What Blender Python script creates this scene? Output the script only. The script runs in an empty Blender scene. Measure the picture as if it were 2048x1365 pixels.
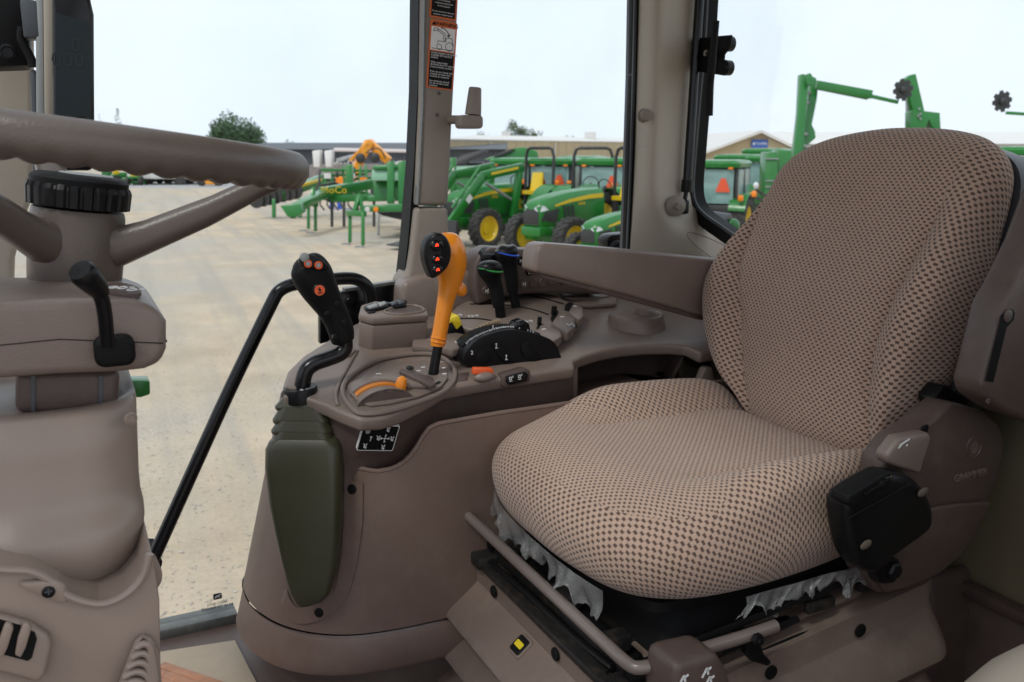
import bpy, bmesh, math, random
from mathutils import Vector as V, Matrix
random.seed(7)
SC = bpy.context.scene
COL = SC.collection

# ------------------------------------------------------------------ camera, world, sun, exposure
EYE = 2.40
FPX, CX, CY = 1780.0, 1024.0, 682.5
PITCH = math.atan((CY - 298.0) / FPX)
YAW = math.radians(26.5)
cam = bpy.data.cameras.new('camera')
cam.sensor_width = 36.0
cam.lens = 36.0 * FPX / 2048.0
cam.clip_start = 0.05
cam.clip_end = 3000.0
cam.dof.use_dof = True
cam.dof.focus_distance = 1.25
cam.dof.aperture_fstop = 10.0
camo = bpy.data.objects.new('camera', cam)
COL.objects.link(camo)
camo.location = (0, 0, EYE)
camo.rotation_euler = (math.pi / 2 - PITCH, 0, 0)
SC.camera = camo

SUN_EL, SUN_AZ = math.radians(52), math.radians(215)
world = bpy.data.worlds.new('World')
SC.world = world
world.use_nodes = True
wn, wl = world.node_tree.nodes, world.node_tree.links
wn.clear()
sky = wn.new('ShaderNodeTexSky')
sky.sky_type = 'NISHITA'
sky.sun_disc = False
sky.sun_elevation = SUN_EL
sky.sun_rotation = SUN_AZ
sky.air_density = 1.0
sky.dust_density = 3.0
tc = wn.new('ShaderNodeTexCoord')
nz = wn.new('ShaderNodeTexNoise')
nz.inputs['Scale'].default_value = 2.2
nz.inputs['Detail'].default_value = 5
wl.new(tc.outputs['Generated'], nz.inputs['Vector'])
cr = wn.new('ShaderNodeValToRGB')
cr.color_ramp.elements[0].position = 0.34
cr.color_ramp.elements[0].color = (8.0, 8.7, 9.9, 1)
cr.color_ramp.elements[1].position = 0.64
cr.color_ramp.elements[1].color = (9.2, 9.5, 10.3, 1)
wl.new(nz.outputs['Fac'], cr.inputs['Fac'])
mx = wn.new('ShaderNodeMixRGB')
mx.inputs['Fac'].default_value = 0.92
wl.new(sky.outputs['Color'], mx.inputs['Color1'])
wl.new(cr.outputs['Color'], mx.inputs['Color2'])
bg = wn.new('ShaderNodeBackground')
bg.inputs['Strength'].default_value = 0.1
wo = wn.new('ShaderNodeOutputWorld')
wl.new(mx.outputs['Color'], bg.inputs['Color'])
wl.new(bg.outputs['Background'], wo.inputs['Surface'])

sl = bpy.data.lights.new('sun', 'SUN')
sl.energy = 1.5
sl.angle = math.radians(14)
sl.color = (1.0, 0.96, 0.9)
so = bpy.data.objects.new('sun', sl)
COL.objects.link(so)
so.rotation_euler = (math.pi / 2 - SUN_EL, 0, math.pi - SUN_AZ)
so.location = (0, 0, 30)
SC.view_settings.view_transform = 'Standard'
SC.view_settings.look = 'None'
SC.view_settings.exposure = 0.27
SC.view_settings.gamma = 1.0
SC.view_settings.use_curve_mapping = False
SC.cycles.max_bounces = 8
SC.cycles.transparent_max_bounces = 12
SC.cycles.use_denoising = True

# ------------------------------------------------------------------ geometry helpers
O3 = V((0, 0, EYE))
fwd = V((0, math.cos(PITCH), -math.sin(PITCH)))
upv = V((0, math.sin(PITCH), math.cos(PITCH)))
X, Z = V((1, 0, 0)), V((0, 0, 1))
BV = V((math.cos(YAW), math.sin(YAW), 0))       # towards the rear of the tractor
RV = V((-math.sin(YAW), math.cos(YAW), 0))      # towards the right side of the tractor
def D(u, v): return X * ((u - CX) / FPX) + upv * ((CY - v) / FPX) + fwd
def P(u, v, d): return O3 + D(u, v) * d
def PN(u, v, p0, n):
    d = D(u, v); return O3 + d * ((p0 - O3).dot(n) / d.dot(n))
def PZ(u, v, z): return PN(u, v, O3 + Z * z, Z)
def PR(u, v, r): return PN(u, v, O3 + RV * r, RV)
def PB(u, v, b): return PN(u, v, O3 + BV * b, BV)
def K(b, r, z): return O3 + BV * b + RV * r + Z * z
def cabc(p):
    q = p - O3; return q.dot(BV), q.dot(RV), q.z
def dep(p): return (p - O3).dot(fwd)
def pxm(p): return FPX / dep(p)                 # pixels per metre there

def catmull(pts, n, closed=False):
    pts = [V(p) for p in pts]; out = []; m = len(pts)
    segs = m if closed else m - 1
    for i in range(segs):
        if closed: a, b, c, d = pts[i-1], pts[i], pts[(i+1) % m], pts[(i+2) % m]
        else: a, b, c, d = pts[max(i-1, 0)], pts[i], pts[i+1], pts[min(i+2, m-1)]
        for k in range(n):
            t = k / n
            out.append(0.5 * ((2*b) + (c-a)*t + (2*a-5*b+4*c-d)*t*t + (3*b-a-3*c+d)*t*t*t))
    if not closed: out.append(pts[-1].copy())
    return out
def resample(pts, n, closed=True):
    pts = list(pts) + ([pts[0]] if closed else [])
    L = [0]
    for i in range(1, len(pts)): L.append(L[-1] + (pts[i]-pts[i-1]).length)
    out = []; j = 0
    for k in range(n):
        s = L[-1] * k / (n if closed else n-1)
        while j < len(L)-2 and L[j+1] < s: j += 1
        t = (s - L[j]) / max(1e-9, L[j+1]-L[j])
        out.append(pts[j].lerp(pts[j+1], min(1, t)))
    return out
def rrect(w, h, r, n=5):
    out = []; r = min(r, w/2*0.999, h/2*0.999)
    for cx, cy, a0 in ((w/2-r, h/2-r, 0), (-w/2+r, h/2-r, 90), (-w/2+r, -h/2+r, 180), (w/2-r, -h/2+r, 270)):
        for k in range(n+1):
            a = math.radians(a0 + 90*k/n); out.append((cx+r*math.cos(a), cy+r*math.sin(a)))
    return out
def frame_of(axis, hint=None):
    w = axis.normalized(); h = hint if hint is not None else (Z if abs(w.z) < 0.9 else X)
    u = h.cross(w)
    if u.length < 1e-6: u = X.cross(w)
    u.normalize(); return u, w.cross(u).normalized(), w

class MB:
    def __init__(s): s.bm = bmesh.new(); s.uv = {}
    def v(s, p): return s.bm.verts.new(p)
    def face(s, vs):
        try: return s.bm.faces.new(vs)
        except ValueError: return None
    def loft(s, secs, closed=True, cap=True, loop=False):
        rows = [[s.v(p) for p in sec] for sec in secs]; n = len(rows[0])
        for a in range(len(rows) if loop else len(rows)-1):
            r0, r1 = rows[a], rows[(a+1) % len(rows)]
            for i in range(n if closed else n-1):
                s.face((r0[i], r0[(i+1) % n], r1[(i+1) % n], r1[i]))
        if cap and closed and not loop:
            s.face(rows[0][::-1]); s.face(rows[-1])
        return s
    def prism(s, pts, vec, bev=0, seg=2, top_only=False):
        vec = V(vec); lo = [s.v(p) for p in pts]; hi = [s.v(V(p)+vec) for p in pts]; n = len(lo)
        fs = [s.face(lo[::-1]), s.face(hi)]
        for i in range(n): fs.append(s.face((lo[i], lo[(i+1) % n], hi[(i+1) % n], hi[i])))
        fs = [f for f in fs if f]
        bmesh.ops.recalc_face_normals(s.bm, faces=fs)
        if bev:
            es = set(e for f in fs for e in f.edges)
            lov = set(lo)
            es = [e for e in es if len(e.link_faces) == 2 and e.calc_face_angle(0) > 0.5
                  and not (top_only and e.verts[0] in lov and e.verts[1] in lov)]
            bmesh.ops.bevel(s.bm, geom=es, offset=bev, segments=seg, profile=0.5, affect='EDGES', clamp_overlap=True)
        return s
    def box(s, c, ux, uy, uz, bev=0, seg=2):
        c, ux, uy, uz = V(c), V(ux), V(uy), V(uz)
        base = [c-ux-uy-uz, c+ux-uy-uz, c+ux+uy-uz, c-ux+uy-uz]
        return s.prism(base, uz*2, bev, seg)
    def abox(s, x0, x1, y0, y1, z0, z1, bev=0):
        return s.box(((x0+x1)/2, (y0+y1)/2, (z0+z1)/2), ((x1-x0)/2, 0, 0), (0, (y1-y0)/2, 0), (0, 0, (z1-z0)/2), bev)
    def bar(s, a, b, w, h, bev=0, hint=None):
        a, b = V(a), V(b); u, v, _ = frame_of(b-a, hint)
        return s.box((a+b)/2, u*(w/2), v*(h/2), (b-a)/2, bev)
    def tube(s, path, r, n=10, closed=False, cap=True):
        path = [V(p) for p in path]; m = len(path); secs = []; pu = None
        for i in range(m):
            t = (path[(i+1) % m]-path[i-1]) if closed else path[min(i+1, m-1)]-path[max(i-1, 0)]
            t.normalize()
            if pu is None: u, v, _ = frame_of(t)
            else:
                u = pu - t*pu.dot(t); u.normalize(); v = t.cross(u)
            pu = u; rr = r[i] if isinstance(r, (list, tuple)) else r
            secs.append([path[i]+(u*math.cos(2*math.pi*k/n)+v*math.sin(2*math.pi*k/n))*rr for k in range(n)])
        return s.loft(secs, True, cap, closed)
    def lathe(s, o, axis, prof, n=24, cap=True):
        u, v, w = frame_of(V(axis)); o = V(o)
        secs = [[o+w*h+(u*math.cos(2*math.pi*k/n)+v*math.sin(2*math.pi*k/n))*max(r, 1e-5) for k in range(n)] for r, h in prof]
        return s.loft(secs, True, cap)
    def disc(s, c, axis, r, t, n=20): return s.lathe(c, axis, [(r*0.86, t), (r, t*0.7), (r, 0)][::-1], n)
    def ell(s, c, ax, ay, az, n=16, m=10):
        c = V(c); secs = []
        for j in range(m+1):
            a = -math.pi/2+math.pi*j/m; q = max(math.cos(a), 1e-4)
            secs.append([c+V(az)*math.sin(a)+(V(ax)*math.cos(2*math.pi*k/n)+V(ay)*math.sin(2*math.pi*k/n))*q for k in range(n)])
        return s.loft(secs)
    def grid(s, rows):
        return s.loft(rows, False, False)
    def slab(s, rows, vec):
        """open sheet given thickness along vec"""
        vec = V(vec); a = [[s.v(p) for p in r] for r in rows]; b = [[s.v(V(p)+vec) for p in r] for r in rows]
        m, n = len(a), len(a[0])
        for i in range(m-1):
            for j in range(n-1):
                s.face((a[i][j], a[i][j+1], a[i+1][j+1], a[i+1][j])); s.face((b[i][j], b[i+1][j], b[i+1][j+1], b[i][j+1]))
        for i in range(m-1):
            s.face((a[i][0], a[i+1][0], b[i+1][0], b[i][0])); s.face((a[i][-1], b[i][-1], b[i+1][-1], a[i+1][-1]))
        for j in range(n-1):
            s.face((a[0][j], b[0][j], b[0][j+1], a[0][j+1])); s.face((a[-1][j], a[-1][j+1], b[-1][j+1], b[-1][j]))
        return s
    def poly(s, pts): s.face([s.v(p) for p in pts]); return s
    def build(s, name, m, parent=None, ang=38, flat=False, recalc=True):
        if recalc: bmesh.ops.recalc_face_normals(s.bm, faces=s.bm.faces[:])
        off = V((0, 0, 0)); q = parent
        while q is not None: off += q.location; q = q.parent
        if off.length: bmesh.ops.translate(s.bm, vec=-off, verts=s.bm.verts[:])
        me = bpy.data.meshes.new(name); s.bm.to_mesh(me); s.bm.free()
        if not flat:
            me.polygons.foreach_set('use_smooth', [True]*len(me.polygons))
            me.set_sharp_from_angle(angle=math.radians(ang))
        for k in (m if isinstance(m, (list, tuple)) else [m]): me.materials.append(k)
        o = bpy.data.objects.new(name, me); COL.objects.link(o); o.parent = parent
        return o
def tag(o, label=None, cat=None, group=None, kind=None):
    for k, x in (('label', label), ('category', cat), ('group', group), ('kind', kind)):
        if x: o[k] = x
    return o
def thing(name, label, cat, loc=(0, 0, 0), group=None):
    o = bpy.data.objects.new(name, None); COL.objects.link(o); o.empty_display_size = 0.1; o.location = V(loc)
    return tag(o, label, cat, group)
def copy_tree(o, parent=None):
    c = o.copy(); COL.objects.link(c); c.parent = parent
    for ch in list(o.children): copy_tree(ch, c)
    return c
def text_mesh(name, body, m, o, ux, uy, size, parent, ext=0.0004, align='CENTER', kind=None):
    """raised lettering lying in the plane ux (reading direction), uy (up)"""
    cu = bpy.data.curves.new(name, 'FONT'); cu.body = body; cu.size = size; cu.extrude = ext
    cu.align_x = align; cu.align_y = 'CENTER'; cu.resolution_u = 2
    t = bpy.data.objects.new(name, cu); COL.objects.link(t)
    dg = bpy.context.evaluated_depsgraph_get()
    me = bpy.data.meshes.new_from_object(t.evaluated_get(dg)); bpy.data.objects.remove(t)
    ux, uy = V(ux).normalized(), V(uy).normalized(); w = ux.cross(uy)
    off = V((0, 0, 0)); q = parent
    while q is not None: off += q.location; q = q.parent
    M = Matrix((ux, uy, w)).transposed().to_4x4(); M.translation = V(o)-off
    me.transform(M); me.materials.clear(); me.materials.append(m); me.name = name
    ob = bpy.data.objects.new(name, me); COL.objects.link(ob); ob.parent = parent
    if kind: ob['kind'] = kind
    return ob

# ------------------------------------------------------------------ materials
def mat(name, col, rough=0.5, metal=0.0, var=0.10, vs=14.0, grain=0.0, gs=700.0, coat=0.0, spec=0.5, dust=0.0, dcol=(0.36, 0.31, 0.25)):
    m = bpy.data.materials.new(name); m.use_nodes = True
    n, l = m.node_tree.nodes, m.node_tree.links
    b = n['Principled BSDF']
    b.inputs['Roughness'].default_value = rough; b.inputs['Metallic'].default_value = metal
    b.inputs['Coat Weight'].default_value = coat; b.inputs['Specular IOR Level'].default_value = spec
    t = n.new('ShaderNodeTexCoord')
    a = n.new('ShaderNodeTexNoise'); a.inputs['Scale'].default_value = vs; a.inputs['Detail'].default_value = 6; a.inputs['Roughness'].default_value = 0.65
    l.new(t.outputs['Object'], a.inputs['Vector'])
    r = n.new('ShaderNodeValToRGB')
    r.color_ramp.elements[0].position, r.color_ramp.elements[1].position = 0.3, 0.7
    r.color_ramp.elements[0].color = tuple(c*(1-var) for c in col)+(1,)
    r.color_ramp.elements[1].color = tuple(min(1, c*(1+var)) for c in col)+(1,)
    l.new(a.outputs['Fac'], r.inputs['Fac'])
    out = r.outputs['Color']
    if dust:
        d = n.new('ShaderNodeTexNoise'); d.inputs['Scale'].default_value = vs*2.3; d.inputs['Detail'].default_value = 8; d.inputs['Roughness'].default_value = 0.75
        l.new(t.outputs['Object'], d.inputs['Vector'])
        dr = n.new('ShaderNodeValToRGB'); dr.color_ramp.elements[0].position, dr.color_ramp.elements[1].position = 0.48, 0.75
        dr.color_ramp.elements[1].color = (dust, dust, dust, 1)
        l.new(d.outputs['Fac'], dr.inputs['Fac'])
        mm = n.new('ShaderNodeMixRGB'); mm.inputs['Color2'].default_value = dcol+(1,)
        l.new(dr.outputs['Color'], mm.inputs['Fac']); l.new(out, mm.inputs['Color1']); out = mm.outputs['Color']
    l.new(out, b.inputs['Base Color'])
    rm = n.new('ShaderNodeMapRange'); rm.inputs['To Min'].default_value = max(0.02, rough-0.07); rm.inputs['To Max'].default_value = min(1, rough+0.1)
    l.new(a.outputs['Fac'], rm.inputs['Value']); l.new(rm.outputs['Result'], b.inputs['Roughness'])
    if grain:
        g = n.new('ShaderNodeTexVoronoi'); g.inputs['Scale'].default_value = gs
        l.new(t.outputs['Object'], g.inputs['Vector'])
        bp = n.new('ShaderNodeBump'); bp.inputs['Strength'].default_value = grain; bp.inputs['Distance'].default_value = 0.001
        l.new(g.outputs['Distance'], bp.inputs['Height']); l.new(bp.outputs['Normal'], b.inputs['Normal'])
    return m
def glow(name, col, strength):
    m = bpy.data.materials.new(name); m.use_nodes = True
    b = m.node_tree.nodes['Principled BSDF']
    b.inputs['Base Color'].default_value = col+(1,); b.inputs['Emission Color'].default_value = col+(1,); b.inputs['Emission Strength'].default_value = strength
    return m
def glassmat(name, tint=(0.96, 0.985, 0.98), refl=1.0):
    m = bpy.data.materials.new(name); m.use_nodes = True
    n, l = m.node_tree.nodes, m.node_tree.links; n.clear()
    tr = n.new('ShaderNodeBsdfTransparent'); tr.inputs['Color'].default_value = tint+(1,)
    gl = n.new('ShaderNodeBsdfGlossy'); gl.inputs['Roughness'].default_value = 0.02
    fr = n.new('ShaderNodeFresnel'); fr.inputs['IOR'].default_value = 1.35
    mu = n.new('ShaderNodeMath'); mu.operation = 'MULTIPLY'; mu.inputs[1].default_value = 0.06*refl
    mx = n.new('ShaderNodeMixShader'); o = n.new('ShaderNodeOutputMaterial')
    l.new(fr.outputs['Fac'], mu.inputs[0]); l.new(mu.outputs['Value'], mx.inputs['Fac'])
    t = n.new('ShaderNodeTexCoord'); a = n.new('ShaderNodeTexNoise'); a.inputs['Scale'].default_value = 5; a.inputs['Detail'].default_value = 6
    s = n.new('ShaderNodeTexVoronoi'); s.inputs['Scale'].default_value = 42
    l.new(t.outputs['Object'], a.inputs['Vector']); l.new(t.outputs['Object'], s.inputs['Vector'])
    r1 = n.new('ShaderNodeMapRange'); r1.inputs['From Min'].default_value = .45; r1.inputs['From Max'].default_value = .8; r1.inputs['To Max'].default_value = .035
    r2 = n.new('ShaderNodeMapRange'); r2.inputs['From Min'].default_value = .09; r2.inputs['From Max'].default_value = .05; r2.inputs['To Max'].default_value = .03
    l.new(a.outputs['Fac'], r1.inputs['Value']); l.new(s.outputs['Distance'], r2.inputs['Value'])
    ad = n.new('ShaderNodeMath'); ad.operation = 'ADD'; ad.use_clamp = True; l.new(r1.outputs['Result'], ad.inputs[0]); l.new(r2.outputs['Result'], ad.inputs[1])
    df = n.new('ShaderNodeBsdfDiffuse'); df.inputs['Color'].default_value = (.55, .50, .44, 1); m2 = n.new('ShaderNodeMixShader')
    l.new(ad.outputs['Value'], m2.inputs['Fac']); l.new(tr.outputs['BSDF'], m2.inputs[1]); l.new(df.outputs['BSDF'], m2.inputs[2]); tr = m2
    l.new(tr.outputs[0], mx.inputs[1]); l.new(gl.outputs['BSDF'], mx.inputs[2]); l.new(mx.outputs['Shader'], o.inputs['Surface'])
    return m

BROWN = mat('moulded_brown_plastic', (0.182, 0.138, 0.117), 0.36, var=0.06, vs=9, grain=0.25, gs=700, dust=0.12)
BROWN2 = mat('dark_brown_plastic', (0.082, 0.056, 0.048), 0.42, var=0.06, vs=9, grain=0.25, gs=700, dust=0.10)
PANEL = mat('tan_brown_panel', (0.142, 0.094, 0.075), 0.44, var=0.06, vs=7, grain=0.2, gs=700, dust=0.12)
SKIRT = mat('top_lit_tan_skirt', (0.175, 0.128, 0.105), 0.5, var=0.06, vs=7, grain=0.2, gs=700, dust=0.2)  # lighter than the panel brown to imitate light from above
BEIGE = mat('beige_dash_plastic', (0.285, 0.222, 0.183), 0.36, var=0.04, vs=6, grain=0.12, gs=900, dust=0.10)
TRIM = mat('beige_post_trim', (0.37, 0.325, 0.265), 0.5, var=0.04, vs=6, grain=0.1, gs=900)
TRIMD = mat('taupe_post_trim', (0.215, 0.18, 0.15), 0.5, var=0.05, vs=6, grain=0.1, gs=900)
OLIVETRIM = mat('olive_brown_trim', (0.16, 0.135, 0.085), 0.55, var=0.08, vs=5, grain=0.1)
WHEELM = mat('brown_wheel_skin', (0.100, 0.078, 0.066), 0.36, var=0.06, vs=20, grain=0.15, gs=420)
BLACK = mat('black_plastic', (0.007, 0.007, 0.008), 0.30, var=0.15, grain=0.12, gs=900, spec=0.22)
BLACKM = mat('matt_black_plastic', (0.007, 0.007, 0.0075), 0.5, var=0.15, grain=0.3, gs=700, spec=0.14)
RUBBER = mat('black_rubber', (0.007, 0.007, 0.007), 0.5, var=0.2, spec=0.13)
BGLOSS = mat('gloss_black_paint', (0.005, 0.005, 0.006), 0.20, var=0.1, coat=0.0, spec=0.35)
BSTEEL = mat('dusty_black_steel', (0.016, 0.015, 0.015), 0.35, var=0.2, vs=20, dust=0.4, dcol=(0.12, 0.09, 0.065), spec=.3)
OLIVE = mat('olive_rubber', (0.040, 0.039, 0.020), 0.36, var=0.08, vs=9, grain=0.12)
ORANGE = mat('orange_plastic', (0.72, 0.225, 0.008), 0.28, var=0.03, coat=0.25)
ORANGER = mat('red_orange_plastic', (0.70, 0.10, 0.02), 0.35, var=0.03)
DECALO = mat('orange_decal_print', (0.60, 0.12, 0.015), 0.4, var=0.03)
YELLOW = mat('yellow_plastic', (0.72, 0.55, 0.02), 0.4, var=0.04)
WHITE = mat('white_print', (0.72, 0.72, 0.72), 0.5, var=0.03)
GREYB = mat('grey_button_plastic', (0.27, 0.28, 0.28), 0.45, var=0.05)
GREYD = mat('dark_grey_shell', (0.055, 0.062, 0.072), 0.42, var=0.08)
BLUEP = mat('blue_trim_plastic', (0.02, 0.10, 0.62), 0.35, var=0.03)
GREENP = mat('green_trim_plastic', (0.03, 0.28, 0.06), 0.35, var=0.03)
REDLED = glow('lit_red_symbol', (1.0, 0.05, 0.01), 1.2)
CHROME = mat('bright_steel', (0.55, 0.55, 0.55), 0.25, metal=1.0, var=0.05)
BARM = mat('brown_painted_steel', (0.155, 0.125, 0.112), 0.30, var=0.05, coat=0.2)
SCREEN = mat('dark_screen_glass', (0.010, 0.016, 0.019), 0.2, var=0.1, spec=0.2)
BRASS = mat('zinc_yellow_clip', (0.55, 0.42, 0.25), 0.3, metal=1.0, var=0.1)
GLASS = glassmat('cab_glass')
ALU = mat('grey_seal_metal', (0.12, 0.125, 0.118), 0.4, metal=0.5, var=0.2, vs=30, dust=0.3)

# ================================================================== CAB SHELL (setting)
FLOORZ = -0.93
def struct(name, mb, m, **k):
    o = mb.build(name, m, **k); o['kind'] = 'structure'; return o
def kbox(mb, b0, b1, r0, r1, z0, z1, bev=0):
    return mb.box(K((b0+b1)/2, (r0+r1)/2, (z0+z1)/2), BV*((b1-b0)/2), RV*((r1-r0)/2), Z*((z1-z0)/2), bev)
struct('cab_floor', kbox(MB(), -0.9, 1.5, 0.16, 1.74, FLOORZ-0.04, FLOORZ), BROWN2)
struct('cab_roof', kbox(MB(), 0.32, 1.5, 0.04, 1.86, 0.53, 0.63, 0.02), TRIM)
for b0_, b1_, r0_, r1_ in ((-0.75, -0.55, 0.04, 1.86), (-0.55, 0.32, 0.04, 0.34), (-0.55, 0.32, 1.60, 1.86)):
    struct('cab_roof', kbox(MB(), b0_, b1_, r0_, r1_, 0.53, 0.63), TRIM)
tag(kbox(MB(), -0.56, 0.33, 0.33, 1.61, 0.60, 0.606).build('added_roof_window', GLASS, None, flat=True), 'unseen roof window added to light the driver position', 'window')  # roof opening out of view, added to let light down on the console

struct('side_wall', kbox(MB(), 0.66, 1.328, 1.735, 1.76, FLOORZ, -0.27), TRIM)
struct('unseen_near_wall', kbox(MB(), 0.72, 1.40, 0.13, 0.17, FLOORZ, -0.24, 0.01), OLIVETRIM)  # unseen wall, added to keep light off the lower interior
struct('unseen_door_post', kbox(MB(), 1.22, 1.34, 0.10, 0.18, -0.24, 0.53, 0.01), TRIMD)  # unseen post, put in with the wall to shade the near side
struct('unseen_bulkhead', kbox(MB(), -0.80, -0.74, 0.16, 1.74, FLOORZ, -0.30, 0.01), BROWN2)  # unseen front closure, added to block low light from ahead
# floor mat pieces near the door sill
FM = mat('pale_floor_mat', (0.36, 0.29, 0.21), 0.6, var=0.06, vs=40)
g = thing('floor_mat', 'pale beige floor mat lying by the door sill', 'floor mat', PZ(400, 1320, FLOORZ))
MB().prism([PZ(u, v, FLOORZ+0.003) for u, v in ((250, 1318), (470, 1284), (540, 1420), (300, 1440))], Z*0.004, 0.001).build('mat_sheet', FM, g)
for k in range(0):
    a, b = PZ(262+40*k, 1317-6.1*k, FLOORZ+0.0075), PZ(300+40*k, 1440-3*k, FLOORZ+0.0075)
    MB().bar(a, b, 0.003, 0.0016).build('rib', FM, g)
WOOD = mat('worn_reddish_wood', (0.34, 0.15, 0.075), 0.55, var=0.3, vs=25, dust=0.4)
g = thing('wooden_slat_step', 'worn reddish slatted board at the foot of the steering column', 'board', PZ(350, 1350, FLOORZ))
for k in range(5):
    a = PZ(322-6*k, 1334+15*k, FLOORZ+0.014); b = PZ(470-6*k, 1385+15*k, FLOORZ+0.014)
    MB().bar(a, b, 0.019, 0.012, 0.002).build('slat', WOOD, g)

# ------------------------------------------------------------------ posts
def PRl(pts, r): return [PR(u, v, r) for u, v in pts]
def PBl(pts, b): return [PB(u, v, b) for u, v in pts]

g = thing('cab_post', 'taupe middle cab post carrying the orange warning decals', 'pillar', K(0.62, 1.74, -0.3))
up = [(849, -60), (845, 200), (838, 360), (835, 412), (897, 412), (900, 350), (905, 250), (912, 120), (921, -60)]
lo = [(835, 416), (826, 500), (819, 545), (806, 562), (800, 640), (960, 640), (962, 560), (918, 520), (900, 490), (897, 416)]
MB().prism(PRl(up, 1.70), RV*0.07, 0.008, 3).build('upper_cover', TRIMD, g)
MB().prism(PRl(lo, 1.70), RV*0.07, 0.008, 3).build('lower_cover', TRIMD, g)
se = [(838, -60), (852, -60), (848, 200), (841, 360), (829, 500), (820, 560), (807, 560), (816, 480), (828, 330), (835, 180)]
MB().prism(PRl(se, 1.725), RV*0.05).build('rubber_seal', RUBBER, g)
MB().prism(PRl([(850, -60), (853, -60), (849, 200), (842, 360), (838, 410), (835, 410), (839, 360), (846, 200)], 1.698), RV*0.02).build('edge_strip', ALU, g)
for u, v in ((878, 187), (874, 230)):
    MB().disc(PR(u, v, 1.70), -RV, 0.0035, 0.002).build('screw', BROWN2, g)
# warning decals on the post
def post_uv():
    a, b = PR(885, 40, 1.699), PR(876, 180, 1.699)
    uy = (a-b).normalized(); ux = (PR(915, 100, 1.699)-PR(858, 97, 1.699)); ux = (ux-uy*ux.dot(uy)).normalized()
    return ux, uy
UX, UY = post_uv(); NW = UX.cross(UY)
def decal(top_px, bot_px, wpx, lab):
    a, b = PR(*top_px, 1.6985), PR(*bot_px, 1.6985)
    c = (a+b)/2; h = (a-b).length; w = (PR(bot_px[0]+wpx, bot_px[1], 1.6985)-PR(bot_px[0], bot_px[1], 1.6985)).length
    g2 = thing('warning_decal', lab, 'decal', c)
    MB().prism([c+UX*x+UY*y for x, y in rrect(w, h, 0.004)], NW*0.0006).build('orange_backing', DECALO, g2)
    return g2, c, w, h
g2, c, w, h = decal((886, 42), (881, 179), 53, 'orange decal headed WARNING with a loader pictogram, on the middle cab post')
def dp(x, y, k): return c+UX*x*w+UY*(y-0.5)*h+NW*k   # x -0.5..0.5, y 0..1
MB().prism([dp(x, y, 0.0006) for x, y in ((-.44, .02), (.44, .02), (.44, .545), (-.44, .545))], NW*0.0004).build('black_panel', BLACKM, g2)
MB().prism([dp(x, y, 0.0006) for x, y in ((-.44, .56), (.44, .56), (.44, .90), (-.44, .90))], NW*0.0004).build('white_panel', WHITE, g2)
text_mesh('heading', 'WARNING', BLACKM, dp(.09, .945, .0010), UX, UY, w*0.185, g2)
MB().prism([dp(x, y, 0.0006) for x, y in ((-.44, .92), (-.27, .92), (-.355, .972))], NW*0.0005).build('alert_triangle', BLACKM, g2)
def stroke(mb, pts, wd=0.0011, k=.0011):
    for p, q in zip(pts, pts[1:]):
        a, b = dp(*p, k), dp(*q, k)
        mb.bar(a, b, wd, 0.0003, hint=NW)
pic = MB()
import math as _m
def circ(cx, cy, r, n=14, a0=0, a1=360): return [(cx+r*_m.cos(_m.radians(a0+(a1-a0)*k/n)), cy+r*w/h*_m.sin(_m.radians(a0+(a1-a0)*k/n))) for k in range(n+1)]
stroke(pic, circ(.25, .635, .14)); stroke(pic, circ(-.12, .615, .09)); stroke(pic, [(-.4, .585), (.42, .585)])
stroke(pic, [(-.2, .66), (-.18, .70), (.1, .70), (.13, .76), (.33, .76), (.36, .70), (.4, .66)])
stroke(pic, [(.05, .70), (.0, .80), (-.22, .85)]); stroke(pic, [(.1, .70), (.06, .82), (-.2, .87)])
stroke(pic, [(-.22, .85), (-.36, .83), (-.33, .88), (-.2, .88), (-.22, .85)])
stroke(pic, circ(-.08, .76, .30, 8, 95, 15), 0.0018); stroke(pic, [(.14, .80), (.21, .775), (.25, .82)], .0018)
pic.build('pictogram', BLACKM, g2, flat=True)
lines = ['AVOID INJURY OR DEATH', 'CAUSED BY FALLING', 'LOADS.', '', 'When using loader', 'ALWAYS put SCV selector', 'knobs in loader position.', '', 'If you do not, loader will', 'continue to move after', 'controls are released.', '', 'See operators manual', 'for use of other knob', 'positions.']
for i, t in enumerate(lines):
    if t: text_mesh('text_line', t, WHITE, dp(-.40, .52-.034*i, .0010), UX, UY, w*0.082, g2, align='LEFT')
g2, c, w, h = decal((891, -60), (886, 39), 53, 'black and orange decal about transport speed at the top of the middle cab post')
MB().prism([dp(x, y, 0.0006) for x, y in ((-.44, .04), (.44, .04), (.44, .97), (-.44, .97))], NW*0.0004).build('black_panel', BLACKM, g2)
for i, t in enumerate(['maximum transport speed.', 'Do not exceed the implement', '', '40 km/h (25mph)', '- implements with brakes', '32 km/h (20mph)', '- implements without brakes', 'Max transport speed with:']):
    if t: text_mesh('text_line', t, WHITE, dp(0, .085+.058*i, .0010), UX, UY, w*0.066, g2)

# accessory bracket on the post
g = thing('accessory_mount', 'taupe swivel mount with a stubby upright socket on the middle post', 'mount', PR(905, 240, 1.68))
MB().tube([PR(900, 240, 1.70), PR(935, 240, 1.64)], 0.009).build('arm', TRIMD, g)
c0 = PR(945, 244, 1.63)
MB().prism([c0+BV*x+Z*z for x, z in rrect(0.048, 0.026, 0.008)], RV*0.035, 0.004).build('swivel_block', TRIMD, g)
MB().lathe(PR(946, 230, 1.645), Z+BV*0.1, [(0.016, 0), (0.0155, 0.01), (0.0125, 0.049), (0.011, 0.052)], 20).build('socket', TRIMD, g)

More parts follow.
